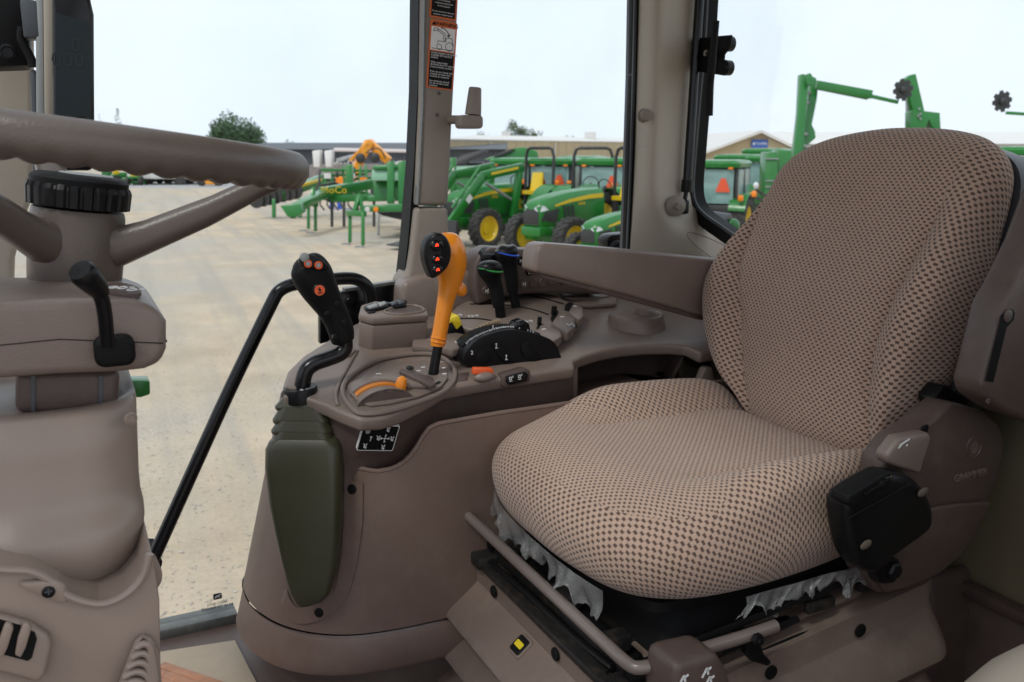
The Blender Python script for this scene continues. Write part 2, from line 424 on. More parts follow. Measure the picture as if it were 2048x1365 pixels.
# rear corner post and fender trim
g = thing('corner_post', 'beige rear corner cab post flowing into the fender trim', 'pillar', K(1.15, 1.7, -0.4))
rows = [(-70, 1283, 1318, 1400), (0, 1280, 1316, 1395), (150, 1276, 1313, 1386), (296, 1272, 1308, 1376)]
rows2 = [(293, 1272.6, 1308.5, 1376), (296.5, 1272.6, 1308.5, 1376), (298, 1272, 1308, 1376), (302, 1272, 1308, 1376), (370, 1269, 1306, 1376), (410, 1267, 1312, 1384), (445, 1265, 1330, 1412), (470, 1263, 1350, 1445), (500, 1261, 1372, 1486), (530, 1260, 1395, 1530), (580, 1256, 1420, 1600), (700, 1250, 1440, 1640)]
def corner(rows):
    out = []
    for y, a, m, b in rows:
        p0, p1, p2 = PR(a, y, 1.725), PR(m, y, 1.665), PR(b, y, 1.70 if y < 430 else 1.70-0.03*min(1, (y-430)/80))
        sec = catmull([p0, p0.lerp(p1, .62)+(-RV)*0.006, p1.lerp(p2, .1), p1.lerp(p2, .5), p2], 5)
        out.append(sec+[p2+RV*0.05, p0+RV*0.05+BV*0.02])
    return out
MB().loft(corner(rows)).build('upper_cover', TRIM, g, ang=50)
MB().loft(corner(rows2)).build('lower_cover', TRIM, g, ang=50)
seal = [(1262, -60), (1274, -60), (1270, 150), (1264, 300), (1258, 420), (1252, 515), (1246, 515), (1253, 300), (1258, 150)]
MB().prism(PRl([(1268, -60), (1284, -60), (1280, 150), (1274, 300), (1270, 420), (1265, 515), (1252, 515), (1259, 300), (1265, 150)], 1.735), RV*0.02, 0.003).build('rubber_seal', RUBBER, g)
MB().prism(PRl([(1270, -60), (1275, -60), (1271, 150), (1265, 300), (1260, 420), (1256, 515), (1253, 515), (1261, 300), (1266, 150)], 1.733), RV*0.03).build('seal_lip', GREYD, g)
pk = catmull(PRl([(1374, 470), (1385, 466), (1420, 478), (1465, 500), (1500, 530), (1480, 545), (1430, 520), (1390, 490)], 1.657), 4, True)
MB().tube(pk, 0.0012, 6, closed=True).build('pocket_outline', TRIMD, g)
# coat knob
g = thing('coat_knob', 'small taupe coat knob on the edge of the rear corner post', 'knob', PR(1290, 232, 1.67))
MB().lathe(PR(1288, 232, 1.70), -RV-BV*0.5, [(0.016, 0), (0.015, .003), (.006, .005), (.005, .028), (.012, .03), (.0135, .034), (.011, .038), (.004, .04)], 20).build('knob_body', TRIMD, g)

# left front post
g = thing('front_post', 'beige front cab post behind the monitor', 'pillar', K(-0.12, 1.72, -0.3))
MB().prism(PRl([(-90, -60), (66, -60), (68, 330), (62, 400), (44, 455), (28, 520), (24, 660), (30, 800), (-90, 800)], 1.66), RV*0.06, 0.01, 3).build('cover', TRIM, g)

# monitor and its rail
g = thing('display_rail', 'pale vertical rail carrying the dark monitor beside the front post', 'rail', PR(88, 345, 1.44))
MB().prism(PRl([(70, -60), (86, -60), (90, 330), (74, 334)], 1.455), RV*0.03, 0.003).build('grey_channel', GREYB, g)
MB().prism(PRl([(86, -60), (106, -60), (109, 300), (106, 338), (90, 338)], 1.45), RV*0.02, 0.002).build('beige_cover', TRIM, g)
MB().prism(PRl([(60, 140), (72, 140), (80, 352), (66, 345)], 1.47), RV*0.03, 0.002).build('dark_channel', GREYD, g)
g = thing('control_box', 'black box with a recessed screw above the front post', 'box', PR(30, 130, 1.46))
MB().prism(PRl([(-60, -60), (62, -60), (58, 132), (-60, 136)], 1.50), RV*0.09, 0.004).build('housing', BLACKM, g)
MB().lathe(PR(15, 105, 1.50), -RV, [(0.011, 0), (0.0115, 0.003), (0.008, 0.004), (0.007, 0.001), (0.001, 0.001)], 20).build('screw', BLACK, g)
MB().tube(catmull(PRl([(44, 55), (42, 75), (50, 95), (62, 118), (66, 135)], 1.47), 6), 0.006, 10).build('conduit', BLACKM, g)
MB().box(PR(62, 42, 1.475), BV*0.011, RV*0.02, Z*0.025, 0.003).build('connector', GREYD, g)
g = thing('monitor', 'black framed monitor with a dark screen beside the front post', 'monitor', PR(148, 240, 1.42))
mo = [(105, -60), (170, -60), (183, 8), (188, 30), (189, 245), (187, 300), (185, 342), (106, 342)]
MB().prism(PRl(mo, 1.42), RV*0.035, 0.006, 3).build('case', BGLOSS, g)
MB().prism(PRl([(111, 26), (176, 44), (181, 60), (182, 232), (112, 238)], 1.4185), RV*0.001).build('screen', SCREEN, g)
DIG = mat('faint_screen_digits', (0.013, 0.02, 0.022), 0.3, spec=.25)
text_mesh('digits', '000', DIG, PR(136, 122, 1.418), BV, Z, 0.028, g)
text_mesh('digits', '0', DIG, PR(152, 92, 1.418), BV, Z, 0.026, g)

# ------------------------------------------------------------------ glazing
def pane(name, pts, nrm, lab, cat='window', m=GLASS):
    o = MB().prism(pts, nrm*0.005).build(name, m, None, flat=True)
    return tag(o, lab, cat)
g = thing('door_glass', 'large clear right-hand door pane in front of the gravel yard', 'window', K(0.15, 1.755, FLOORZ))
MB().prism([K(-0.14, 1.755, -0.95), K(0.24, 1.755, -0.95), K(0.70, 1.755, -0.30), K(0.72, 1.755, 0.5), K(-0.14, 1.755, 0.5)], RV*0.005).build('pane', GLASS, g, flat=True)
g2 = thing('window_sticker', 'small printed sticker with a leaping deer emblem low on the door glass', 'sticker', PR(435, 1212, 1.754))
INK = mat('dark_sticker_ink', (0.035, 0.032, 0.03), 0.6)
c = PR(435, 1193, 1.7545)
MB().prism([c+BV*x+Z*y for x, y in rrect(0.017, 0.013, 0.003)], -RV*0.0005).build('emblem', INK, g2)
MB().prism([c-RV*0.0005+BV*x+Z*y for x, y in ((-.006, -.001), (-.002, .002), (.002, .002), (.005, .005), (.0065, .003), (.004, .001), (.004, -.003), (.0015, -.001), (-.002, -.001), (-.004, -.004))], -RV*0.0004).build('deer_shape', WHITE, g2)
for i, t in enumerate(['JOHN DEERE', 'TEMPERED  M-59', 'AS-2  DOT 459', '43R-00122', 'SOLAR']):
    text_mesh('text_line', t, INK, PR(435, 1207+8*i, 1.7540), BV, Z, 0.0085 if i else 0.007, g2, ext=0.0003)
g = thing('side_window', 'clear right-hand side pane between the middle and corner posts', 'window', K(0.9, 1.78, -0.35))
MB().prism([K(0.68, 1.775, -0.42), K(1.22, 1.775, -0.42), K(1.26, 1.775, 0.5), K(0.70, 1.775, 0.5)], RV*0.005).build('pane', GLASS, g, flat=True)
g = thing('rear_window', 'clear rear window with a curved black seal behind the seat', 'window', K(1.345, 1.0, -0.25))
sp = [(1412, -60), (1403, 100), (1394, 200), (1386, 300), (1381, 370), (1386, 408), (1404, 434), (1440, 460), (1480, 488), (1540, 530)]
in_ = catmull([PB(u, v, 1.335) for u, v in sp], 6)
zb = cabc(in_[-1])[2]
ou = [p+RV*0.001 for p in in_]
def seal_strip(off0, off1, thick, m, nm, bb):
    rows = []
    pts = catmull([PB(u, v, bb) for u, v in sp], 6)
    for i, p in enumerate(pts):
        t = (pts[min(i+1, len(pts)-1)]-pts[max(i-1, 0)]).normalized(); nn = BV.cross(t).normalized()
        if nn.dot(RV) > 0: nn = -nn
        rows.append([p+nn*off0, p+nn*off1])
    MB().slab(rows, BV*thick).build(nm, m, g)
seal_strip(-0.022, 0.012, 0.03, RUBBER, 'seal', 1.330)
seal_strip(0.004, 0.011, 0.004, GREYD, 'seal_lip', 1.326)
seal_strip(0.013, 0.016, 0.01, YELLOW, 'edge_strip', 1.348)
pts = [p for p in in_] + [K(1.335, 0.22, zb), K(1.335, 0.22, 0.52), K(1.335, cabc(in_[0])[1], 0.52)]
MB().prism([p+BV*0.01 for p in pts], BV*0.005).build('pane', GLASS, g, flat=True)
MB().bar(K(1.34, cabc(in_[-1])[1], zb), K(1.34, 0.2, zb), 0.03, 0.03).build('bottom_seal', RUBBER, g)

# gas strut
g = thing('gas_strut', 'black gas strut with a ball joint along the rear window edge', 'gas strut', PR(1362, 410, 1.62))
MB().tube([PB(1402, -40, 1.30), PB(1374, 372, 1.285)], 0.0105, 14).build('cylinder', BGLOSS, g)
MB().tube([PB(1375, 360, 1.285), PB(1373, 384, 1.285)], 0.013, 14).build('collar', BLACK, g)
MB().tube([PB(1373, 380, 1.285), PB(1368, 408, 1.28)], 0.005, 10).build('rod', BLACK, g)
MB().box(PB(1367, 414, 1.275), BV*0.012, RV*0.010, Z*0.017, 0.007, 3).build('ball_socket', BLACK, g)
MB().lathe(PR(1350, 412, 1.665), -RV-BV*0.3, [(0.024, 0), (0.0235, .006), (0.017, .01), (0.008, .012), (.006, .03)], 20).build('boss', TRIMD, g)
# latch handle
g = thing('window_latch', 'black latch plate with an upright lever on the rear window', 'latch', PB(1420, 110, 1.30))
MB().prism(PBl([(1384, 78), (1376, 92), (1375, 115), (1380, 135), (1396, 144), (1448, 152), (1452, 128), (1446, 124), (1447, 110), (1458, 96), (1462, 70), (1440, 72), (1400, 76)], 1.30), BV*0.006, 0.002).build('plate', BLACKM, g)
for u, v in ((1392, 88), (1390, 122)):
    MB().disc(PB(u, v, 1.30), -BV, 0.0075, 0.004).build('bolt', BGLOSS, g)
for u, v in ((1454, 88), (1451, 136)):
    MB().lathe(PB(u, v, 1.31), -BV, [(0.016, -0.012), (0.0165, 0.004), (0.012, 0.008), (0.001, 0.008)], 20).build('roller', BLACK, g)
MB().disc(PB(1416, 107, 1.30), -BV, 0.008, 0.008, 6).build('nut', CHROME, g)
MB().tube(catmull([PB(1432, 42, 1.262), PB(1428, 90, 1.262), PB(1423, 140, 1.262), PB(1420, 170, 1.266), PB(1418, 232, 1.27)], 5), [0.0075]*8+[0.0085]*13, 12).build('lever', BLACKM, g)
MB().tube([PB(1416, 107, 1.298), PB(1426, 107, 1.262)], 0.006, 10).build('pivot', BLACK, g)

# sill, door frame and grab rail
g = thing('door_sill', 'grey dusty sill strip under the door glass', 'sill', PR(395, 1275, 1.70))
MB().bar(K(-0.12, 1.745, -0.925), K(0.235, 1.745, -0.925), 0.03, 0.022, 0.003).build('seal_strip', ALU, g)
MB().bar(K(-0.12, 1.715, -0.925), K(0.235, 1.715, -0.925), 0.028, 0.03, 0.004).build('step_strip', ALU, g)
MB().bar(K(-0.12, 1.75, -0.96), K(0.235, 1.75, -0.96), 0.05, 0.02).build('lower_strip', BSTEEL, g)
g = thing('door_latch_panel', 'black latch panel at the foot of the door glass', 'panel', PR(760, 600, 1.735))
MB().prism(PRl([(640, 600), (690, 582), (806, 566), (806, 640), (640, 690)], 1.735), RV*0.02, 0.004).build('plate', BGLOSS, g)
MB().prism(PRl([(690, 578), (806, 561), (806, 567), (690, 584)], 1.730), RV*0.02).build('rail_strip', ALU, g)
MB().disc(PR(700, 603, 1.735), -RV, 0.008, 0.004).build('bolt', BLACK, g)
g = thing('grab_rail', 'long black bent grab rail across the door glass', 'grab rail', PR(305, 1125, 1.68))
gr = catmull([PR(u, v, 1.68) for u, v in ((302, 1128), (380, 955), (455, 790), (520, 655), (545, 604))], 6)
bend = catmull([PR(u, v, 1.68) for u, v in ((545, 604), (556, 585), (575, 573), (600, 567), (640, 562), (690, 557), (718, 561), (737, 578), (742, 605), (738, 640))], 6)
MB().tube(gr+bend[1:], 0.0125, 14).build('rail', BGLOSS, g)
for q in ((302, 1128),):
    MB().lathe(PR(*q, 1.68), RV, [(0.02, 0), (0.02, 0.05), (0.026, 0.06)], 16).build('foot', BLACK, g)

# rear wall and fender trim behind the seat
struct('rear_wall', kbox(MB(), 1.33, 1.40, 0.175, 1.76, FLOORZ, zb-0.012, 0.006), OLIVETRIM)
g = thing('fender_trim', 'dark brown fender trim with a raised ledge beside the seat', 'trim panel', K(1.2, 0.9, -0.8))
MB().prism([PB(u, v, 1.327) for u, v in ((1830, 1110), (1880, 1128), (2060, 1215), (2150, 1255), (2150, 1285), (2060, 1240), (1870, 1150), (1830, 1130))], -BV*0.03, 0.006).build('ledge', BROWN2, g)
MB().prism([PB(u, v, 1.325) for u, v in ((1835, 1120), (1880, 1142), (2060, 1232), (2160, 1282), (2160, 1560), (1790, 1560))], -BV*0.02, 0.01).build('lower_panel', BROWN2, g)
MB().prism([PB(u, v, 1.22) for u, v in ((1746, 1175), (1800, 1170), (1850, 1150), (1870, 1250), (1850, 1500), (1775, 1500))], BV*0.12, 0.02, 4).build('upright', BROWN2, g)
g = thing('near_fender_cover', 'pale beige rounded cover low in the near corner behind the seat', 'cover', PR(2040, 1380, 0.40))
rows = []
c = PR(2118, 1545, 0.42)
MB().ell(c, BV*0.145, RV*0.09, Z*0.125, 28, 16).build('shell', TRIM, g)

# ================================================================== STEERING COLUMN
R0 = 0.87
g = thing('steering_wheel', 'brown three-spoke steering wheel with finger grips and black centre knob', 'steering wheel', P(163, 480, 0.91))
nW = D(0, 268).cross(D(620, 346)).normalized()
if nW.z < 0: nW = -nW
cW = P(163, 288, 0.90)
eX = (BV-nW*BV.dot(nW)).normalized(); eY = nW.cross(eX).normalized()
if eY.dot(RV) < 0: eY = -eY
RW = 0.209
secs = []
NS = 288
for i in range(NS):
    a = 2*math.pi*i/NS; rad = eX*math.cos(a)+eY*math.sin(a); ctr = cW+rad*RW; sec = []
    for k in range(20):
        t = 2*math.pi*k/20
        rr = 0.0166
        low = max(0, -math.sin(t))
        bump = abs(math.sin(a*26))
        q = rr*(1.06 if math.sin(t) > 0 else 1.0)
        q += 0.0036*low*(bump-0.45)
        sec.append(ctr+rad*math.cos(t)*rr*0.98+nW*math.sin(t)*q*1.12)
    secs.append(sec)
MB().loft(secs, True, False, True).build('rim', WHEELM, g, ang=80)
hubc = cW-nW*0.092
def spoke(a, w0, w1, h0, h1):
    rad = eX*math.cos(a)+eY*math.sin(a); tan = nW.cross(rad); secs = []
    for t, rr, hz, w, h in ((0, 0.025, -0.098, w0*1.35, h0*1.35), (.12, .046, -0.098, w0*1.2, h0*1.12), (.25, .066, -0.088, w0, h0), (.6, .13, -.052, (w0+w1)/2, (h0+h1)/2), (.92, .185, -.016, w1, h1), (1, .205, -.004, w1, h1)):
        secs.append([cW+rad*rr+nW*hz+tan*x+nW*y for x, y in rrect(w, h, min(w, h)*0.38, 4)])
    MB().loft(secs).build('spoke', WHEELM, g, ang=60)
for a in (-20, 222, 100): spoke(math.radians(a), 0.036, 0.03, 0.038, 0.026)
MB().lathe(cW, nW, [(0.030, -.150), (0.041, -.148), (0.0445, -.140), (.0455, -.11), (.0445, -.072), (.043, -.066), (.02, -.065)], 48).build('hub', WHEELM, g)
prof = []
secs = []
for h, r in ((-.064, .044), (-.063, .0485), (-.046, .0495), (-.041, .0475)):
    secs.append([cW+nW*h+(eX*math.cos(2*math.pi*k/144)+eY*math.sin(2*math.pi*k/144))*(r-(0.0022 if (k % 6) in (0, 1) else 0)) for k in range(144)])
MB().loft(secs).build('knob_ring', BLACK, g, ang=25)
MB().lathe(cW, nW, [(0.0462, -.042), (.0462, -.036), (.0435, -.033), (.039, -.031), (.02, -.0302), (.001, -.030)], 48).build('knob_cap', BLACKM, g)
MB().lathe(cW+eX*0.006, nW, [(0.0, -.031), (.026, -.0303), (.024, -.0290), (.0, -.0288)], 32).build('cap_plate', GREYB, g)

g = thing('steering_column', 'brown and beige steering column with a light stalk', 'steering column', K(0.0, 0.95, FLOORZ))
MB().lathe(cW, nW, [(0.030, -.145), (0.030, -.152), (0.042, -.154), (0.049, -.162), (0.055, -.178)], 40).build('seal_ring', BROWN, g)
hd = [(-130, 602), (30, 604), (150, 598), (270, 602), (318, 618), (334, 645), (334, 682), (-130, 690)]
hd2 = [(-130, 693), (334, 685), (333, 705), (322, 728), (290, 741), (235, 747), (110, 752), (-130, 770)]
hd_all = [(-130, 602), (30, 604), (150, 598), (270, 602), (318, 618), (334, 645), (334, 700), (322, 728), (290, 741), (235, 747), (110, 752), (-130, 770)]
MB().prism(PRl(hd_all, 0.86), RV*0.17, 0.009, 4).build('shroud', BROWN, g)
MB().prism(PRl([(-130, 691), (0, 690), (120, 678), (326, 686), (326, 688.2), (120, 680.2), (0, 692.2), (-130, 693.2)], 0.8597), RV*0.01).build('shroud_seam', BLACKM, g)
MB().prism(PRl([(326, 686), (334.6, 682), (334.6, 684.2), (326, 688.2)], 0.869), RV*0.15).build('shroud_seam', BLACKM, g)
zt = cabc(PR(220, 600, 0.86))[2]
MB().prism(catmull([PZ(u, v, zt+.001) for u, v in ((196, 572), (225, 566), (255, 567), (277, 575), (282, 584), (266, 589), (215, 588), (198, 582))], 3, True), -Z*.004).build('symbol_plate', BROWN2, g)
for i, (u, v) in enumerate(((205, 577), (226, 575), (245, 576), (264, 580))):
    p = PZ(u, v, zt+0.0015)
    mb = MB(); mb.tube([p+BV*0.0045*math.cos(t)+RV*0.006*math.sin(t) for t in [k*2*math.pi/9 for k in range(9)]], 0.0005, 5, closed=True)
    mb.bar(p+BV*0.006, p+BV*0.011, 0.0008, 0.0008)
    mb.build('light_symbol', WHITE, g)
# stalk
mb = MB().tube(catmull([PR(u, v, r) for u, v, r in ((214, 690, 0.835), (212, 650, .828), (207, 612, .822), (200, 590, .818), (188, 566, .812))], 5), 0.0062, 12)
mb.build('stalk_stem', BLACK, g)
a, b = PR(198, 580, .817), PR(160, 541, .802)
MB().lathe(a, b-a, [(0.006, -0.006), (0.0085, 0.0), (0.0100, 0.010), (0.0112, 0.020), (0.0112, 0.025), (0.0095, 0.028), (0.001, 0.0285)], 24).build('stalk_knob', BLACK, g)
cc = PR(228, 697, 0.86)
MB().prism([cc+BV*x+Z*y for x, y in rrect(0.034, 0.028, 0.009)], -RV*0.018, 0.005, 3).build('stalk_boot', RUBBER, g)
MB().prism(PRl([(30, 745), (241, 741), (236, 830), (30, 830)], 0.905), RV*0.12, 0.008, 3).build('neck', BROWN2, g)
for u in (62, 197):
    MB().prism(PRl([(u, 752), (u+9, 752), (u+8, 823), (u, 823)], 0.9035), RV*0.004).build('neck_rail', GREYD, g)
secs = []
for y, xl, xr, rf, dp_ in ((820, -60, 262, .905, .16), (815, -68, 272, .895, .18), (822, -74, 280, .880, .20), (838, -76, 283, .872, .21), (920, -78, 286, .868, .22), (1000, -80, 289, .864, .22), (1040, -81, 293, .858, .225), (1062, -84, 299, .848, .24), (1092, -85, 302, .842, .25), (1130, -85, 298, .842, .25), (1165, -82, 284, .848, .24), (1190, -76, 258, .858, .22), (1212, -60, 215, .875, .2)):
    p0, p1 = PR(xl, y, rf), PR(xr, y, rf); b0, b1 = cabc(p0)[0], cabc(p1)[0]; z = cabc(PR(150, y, rf))[2]
    secs.append([K((b0+b1)/2+x, rf+dp_/2+q, z) for x, q in rrect(b1-b0, dp_, 0.055, 7)])
MB().loft(secs).build('main_cover', BEIGE, g, ang=60)
MB().lathe(PR(262, 838, 0.8755), -RV+BV*.3, [(.006, -.002), (.006, .0006), (.005, .001), (.0045, -.001), (.0005, -.001)], 18).build('screw_recess', BEIGE, g)

g = thing('lower_dash', 'beige lower dash cover with louvred vents', 'dash cover', K(0.0, 0.85, FLOORZ))
ld = [(-110, 1130), (0, 1142), (62, 1146), (105, 1168), (138, 1196), (200, 1211), (250, 1193), (284, 1158), (298, 1112), (304, 1108), (312, 1150), (319, 1200), (323, 1440), (-110, 1440)]
MB().prism(PRl(ld, 0.805), RV*0.26, 0.007, 3).build('cover', BEIGE, g)
rim = catmull([PR(u, v, .802) for u, v in ((-110, 1128), (0, 1140), (62, 1144), (105, 1166), (138, 1194), (200, 1209), (250, 1191), (284, 1156), (300, 1108))], 6)
MB().tube(rim, 0.0035, 8).build('rim_lip', BEIGE, g)
MB().tube(catmull([PR(u, v, .845) for u, v in ((298, 1116), (312, 1150), (305, 1170))], 5), 0.006, 8).build('edge_clip', BEIGE, g)
tab = [(35, 1162), (110, 1155), (132, 1168), (134, 1202), (118, 1203), (60, 1178)]
MB().prism(PRl(tab, 0.8045), -RV*0.006, 0.003).build('screw_tab', BEIGE, g)
MB().lathe(PR(97, 1184, 0.7985), -RV, [(0.0052, -0.002), (0.0052, 0.0012), (0.004, 0.002), (.0005, .002)], 20).build('screw', BLACK, g)
p = PR(97, 1184, 0.7964)
mb = MB(); mb.box(p, BV*0.003, RV*0.0004, Z*0.0006); mb.build('screw_slot', GREYD, g)
mb = MB(); mb.box(p-RV*.0001, BV*0.0006, RV*0.0004, Z*0.003); mb.build('screw_slot', GREYD, g)
# vents
def vent(px, nl, lab_u):
    MB().prism(PRl(px, 0.8035), -RV*0.010, 0.004, 3).build('vent_frame', BEIGE, g)
fr = [(-60, 1205), (60, 1238), (98, 1262), (104, 1280), (92, 1338), (78, 1356), (-60, 1318)]
vent(fr, 3, 0)
ho = [(-60, 1222), (40, 1250), (70, 1265), (74, 1278), (64, 1315), (56, 1322), (-60, 1292)]
MB().prism(PRl(ho, 0.7932), -RV*0.0006).build('vent_opening', BLACKM, g)
for u in (-42, -6, 30):
    pts = [(u, 1304), (u+6, 1270), (u+16, 1243), (u+26, 1240), (u+34, 1250), (u+22, 1290), (u+12, 1310)]
    MB().prism(PRl(pts, 0.7925), -RV*0.006, 0.0015).build('louvre', BEIGE, g)
# the second vent faces the footwell at the right edge of the dash
vf = [(214, 1420), (268, 1278), (283, 1264), (305, 1272), (318, 1300), (326, 1420)]
MB().prism(PRl(vf, 0.8035), -RV*0.010, 0.004, 3).build('vent_frame', BEIGE, g)
vo = [(230, 1420), (276, 1286), (286, 1275), (300, 1284), (309, 1305), (316, 1420)]
MB().prism(PRl(vo, 0.7932), -RV*0.0008).build('vent_opening', BROWN2, g)
for k in range(6):
    s = k*0.165
    q0 = (272-50*s, 1296+118*s); q1 = (288-32*s, 1288+112*s); q2 = (302-14*s, 1300+108*s); q3 = (312, 1360+70*s)
    MB().tube(catmull([PR(*q, 0.791) for q in (q0, q1, q2, q3)], 4), 0.0032, 8).build('louvre', BEIGE, g)

# ================================================================== RIGHT-HAND CONSOLE
from mathutils.bvhtree import BVHTree
DP0 = K(0.6, 1.36, -0.39); DN = (Z-RV*0.2).normalized()
def PD(u, v, h=0.0): return PN(u, v, DP0+DN*h, DN)
def KD(b, r, h=0.0):
    p = K(b, r, 0); return p-Z*((p-DP0).dot(DN)/DN.z)+DN*h
def rise(px, h0, h1, bev=0.003, seg=2, mb=None):
    return (mb or MB()).prism([PD(u, v, h1) for u, v in px], DN*(h0-h1), bev, seg)
def bvh_of(o):
    me = o.data; off = V((0, 0, 0)); q = o
    while q is not None: off += q.location; q = q.parent
    return BVHTree.FromPolygons([v.co+off for v in me.vertices], [p.vertices[:] for p in me.polygons])
def hit(bv, u, v):
    p, n, _, _ = bv.ray_cast(O3, D(u, v).normalized())
    if n is not None and n.dot(D(u, v)) > 0: n = -n
    return p, n

con = thing('side_console', 'brown moulded right-hand control console beside the seat', 'console', K(0.6, 1.42, FLOORZ))
inner_px = [(604, 792), (650, 808), (683, 824), (720, 838), (765, 835), (800, 824), (850, 800), (890, 777), (1000, 757), (1080, 745), (1150, 735)]
left_px = [(568, 792), (566, 768), (575, 742), (605, 712), (640, 690), (700, 652)]
comp_px = [(1147, 722), (1165, 713), (1200, 702), (1245, 694), (1290, 690), (1340, 689), (1372, 692), (1402, 706)]
deck = [PD(*p) for p in left_px] + [KD(.56, 1.705), KD(1.32, 1.705), KD(1.32, 1.38), KD(1.16, 1.36)] + [PD(*p) for p in comp_px[::-1]] + [PD(*p) for p in inner_px[::-1]]
MB().prism(deck, -DN*0.024, 0.006, 3).build('deck', BROWN, con)
# inner wall below the deck edge
wp = catmull([PD(u, v, -0.012) for u, v in [(575, 800)]+inner_px], 5)
def wall_pt(p, k):
    t = min(1, k/3.0); t = t*t*(3-2*t); r0 = p.dot(RV)-O3.dot(RV)
    return p+RV*(0.004+t*max(0, 1.345-r0))-Z*(0.0+0.30*k/8)
rows = [[wall_pt(p, k) for p in wp] for k in range(9)]
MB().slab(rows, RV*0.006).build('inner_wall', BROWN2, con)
wallb = bvh_of(con.children[-1])
# lower panel
plan = [V(p+(0,)) for p in ((.37, 1.74), (.25, 1.64), (.222, 1.54), (.247, 1.43), (.31, 1.352), (.41, 1.312), (.6, 1.302), (.8, 1.30), (1.0, 1.30), (1.25, 1.30))]
pc = resample(catmull(plan, 8), 100, closed=False)
def panel_pt(q, z, out=0.0):
    w = max(0, min(1, (0.55-q.x)/0.25)); return K(q.x+w*(z+0.82)*0.25, q.y-out, z)
tp = [cabc(PR(u, v, 1.31)) for u, v in ((690, 946), (725, 952), (760, 951), (790, 940), (812, 922), (828, 898), (838, 876), (850, 858), (870, 848), (1000, 824))]
tb = [(t[0], t[2]) for t in tp]
def ztop(b):
    if b <= tb[0][0]:
        t = max(0, min(1, (tb[0][0]-b)/0.05)); return tb[0][1]*(1-t)+(-0.44)*t
    for (b0, z0), (b1, z1) in zip(tb, tb[1:]):
        if b <= b1: return z0+(z1-z0)*(b-b0)/(b1-b0)
    return tb[-1][1]
rows = []
for k in range(25):
    row = []
    for q in pc:
        b_eff = q.x+0.075*max(0, min(1, (0.55-q.x)/0.25)) if q.y < 1.45 else 0.0
        zt = ztop(b_eff) if q.y < 1.45 else -0.44
        row.append(panel_pt(q, -0.792+(zt+0.792)*k/24))
    rows.append(row)
MB().slab(rows, RV*0.006).build('lower_panel', PANEL, con, ang=50)
panb = bvh_of(con.children[-1])
edge = rows[-1]
MB().tube([p+RV*0.003 for p in edge[18:]], 0.0042, 8).build('panel_rim', PANEL, con)
rows = [[panel_pt(q, z, o) for q in pc] for z, o in ((-0.862, 0.004), (-.855, .008), (-.83, .009), (-.803, .008), (-.797, .005), (-.797, -.004))]
mb = MB().slab([r[:62] for r in rows], RV*0.01)
mb.build('kick_panel', PANEL, con, ang=50)
MB().prism([panel_pt(q, -.82, -.03)+BV*.035+Z*(FLOORZ+.82) for q in pc[8:]]+[K(1.25, 1.6, FLOORZ), K(.4, 1.7, FLOORZ)], Z*.08).build('plinth', BROWN2, con)
# trim plate behind the boot and its caps
inn = [(689, 956), (690, 1020), (687, 1080), (680, 1140), (668, 1186), (640, 1206), (606, 1216), (588, 1206), (576, 1180)]
out_ = [(727, 966), (726, 1040), (718, 1100), (706, 1160), (688, 1200), (655, 1232), (612, 1247), (582, 1238), (566, 1205)]
def on(bv, pts, off): 
    r = []
    for u, v in pts:
        p, n = hit(bv, u, v); r.append(p+n*off)
    return r
ra, rb = catmull(on(panb, inn, .004), 4), catmull(on(panb, out_, .004), 4)
rc = catmull(on(panb, out_, -.002), 4)
MB().slab([ra, [a.lerp(b, .9) for a, b in zip(ra, rb)], rb, rc], RV*0.003).build('boot_flange', PANEL, con)
for u, v in ((706, 978), (640, 1224)):
    p, n = hit(panb, u, v)
    MB().lathe(p+n*.003, n, [(0.008, 0), (0.008, .002), (.0065, .0035), (.0005, .004)], 20).build('screw_cap', BLACKM, con)
# compartment under the rear of the deck
wp = catmull([PD(u, v, -0.01)+RV*0.03 for u, v in comp_px+[(1425, 735)]], 4)
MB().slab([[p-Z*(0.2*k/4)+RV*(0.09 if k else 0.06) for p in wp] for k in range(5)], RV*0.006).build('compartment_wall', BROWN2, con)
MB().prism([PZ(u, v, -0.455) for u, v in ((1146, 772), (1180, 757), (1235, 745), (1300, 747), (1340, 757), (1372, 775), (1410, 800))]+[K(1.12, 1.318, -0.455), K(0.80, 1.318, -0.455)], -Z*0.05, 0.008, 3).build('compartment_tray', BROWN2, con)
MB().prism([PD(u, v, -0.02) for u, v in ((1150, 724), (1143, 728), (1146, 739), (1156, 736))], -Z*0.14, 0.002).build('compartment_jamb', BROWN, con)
MB().box(PR(1328, 750, 1.50), BV*0.012, RV*0.01, Z*0.006, 0.002).build('clip', BLACK, con)

# --- raised features of the console top
MB().prism([PD(u, v, .009) for u, v in ((570, 772), (576, 746), (606, 717), (645, 694), (672, 684), (705, 689), (713, 699), (702, 708), (681, 698), (656, 706), (624, 729), (604, 750), (593, 778))], -DN*.009, .004, 2).build('edge_lip', BROWN, con)
MB().tube(catmull([PD(u, v, .001) for u, v in ((714, 702), (698, 730), (682, 760), (672, 790), (676, 812))], 6), .0035, 8).build('deck_ridge', BROWN, con)
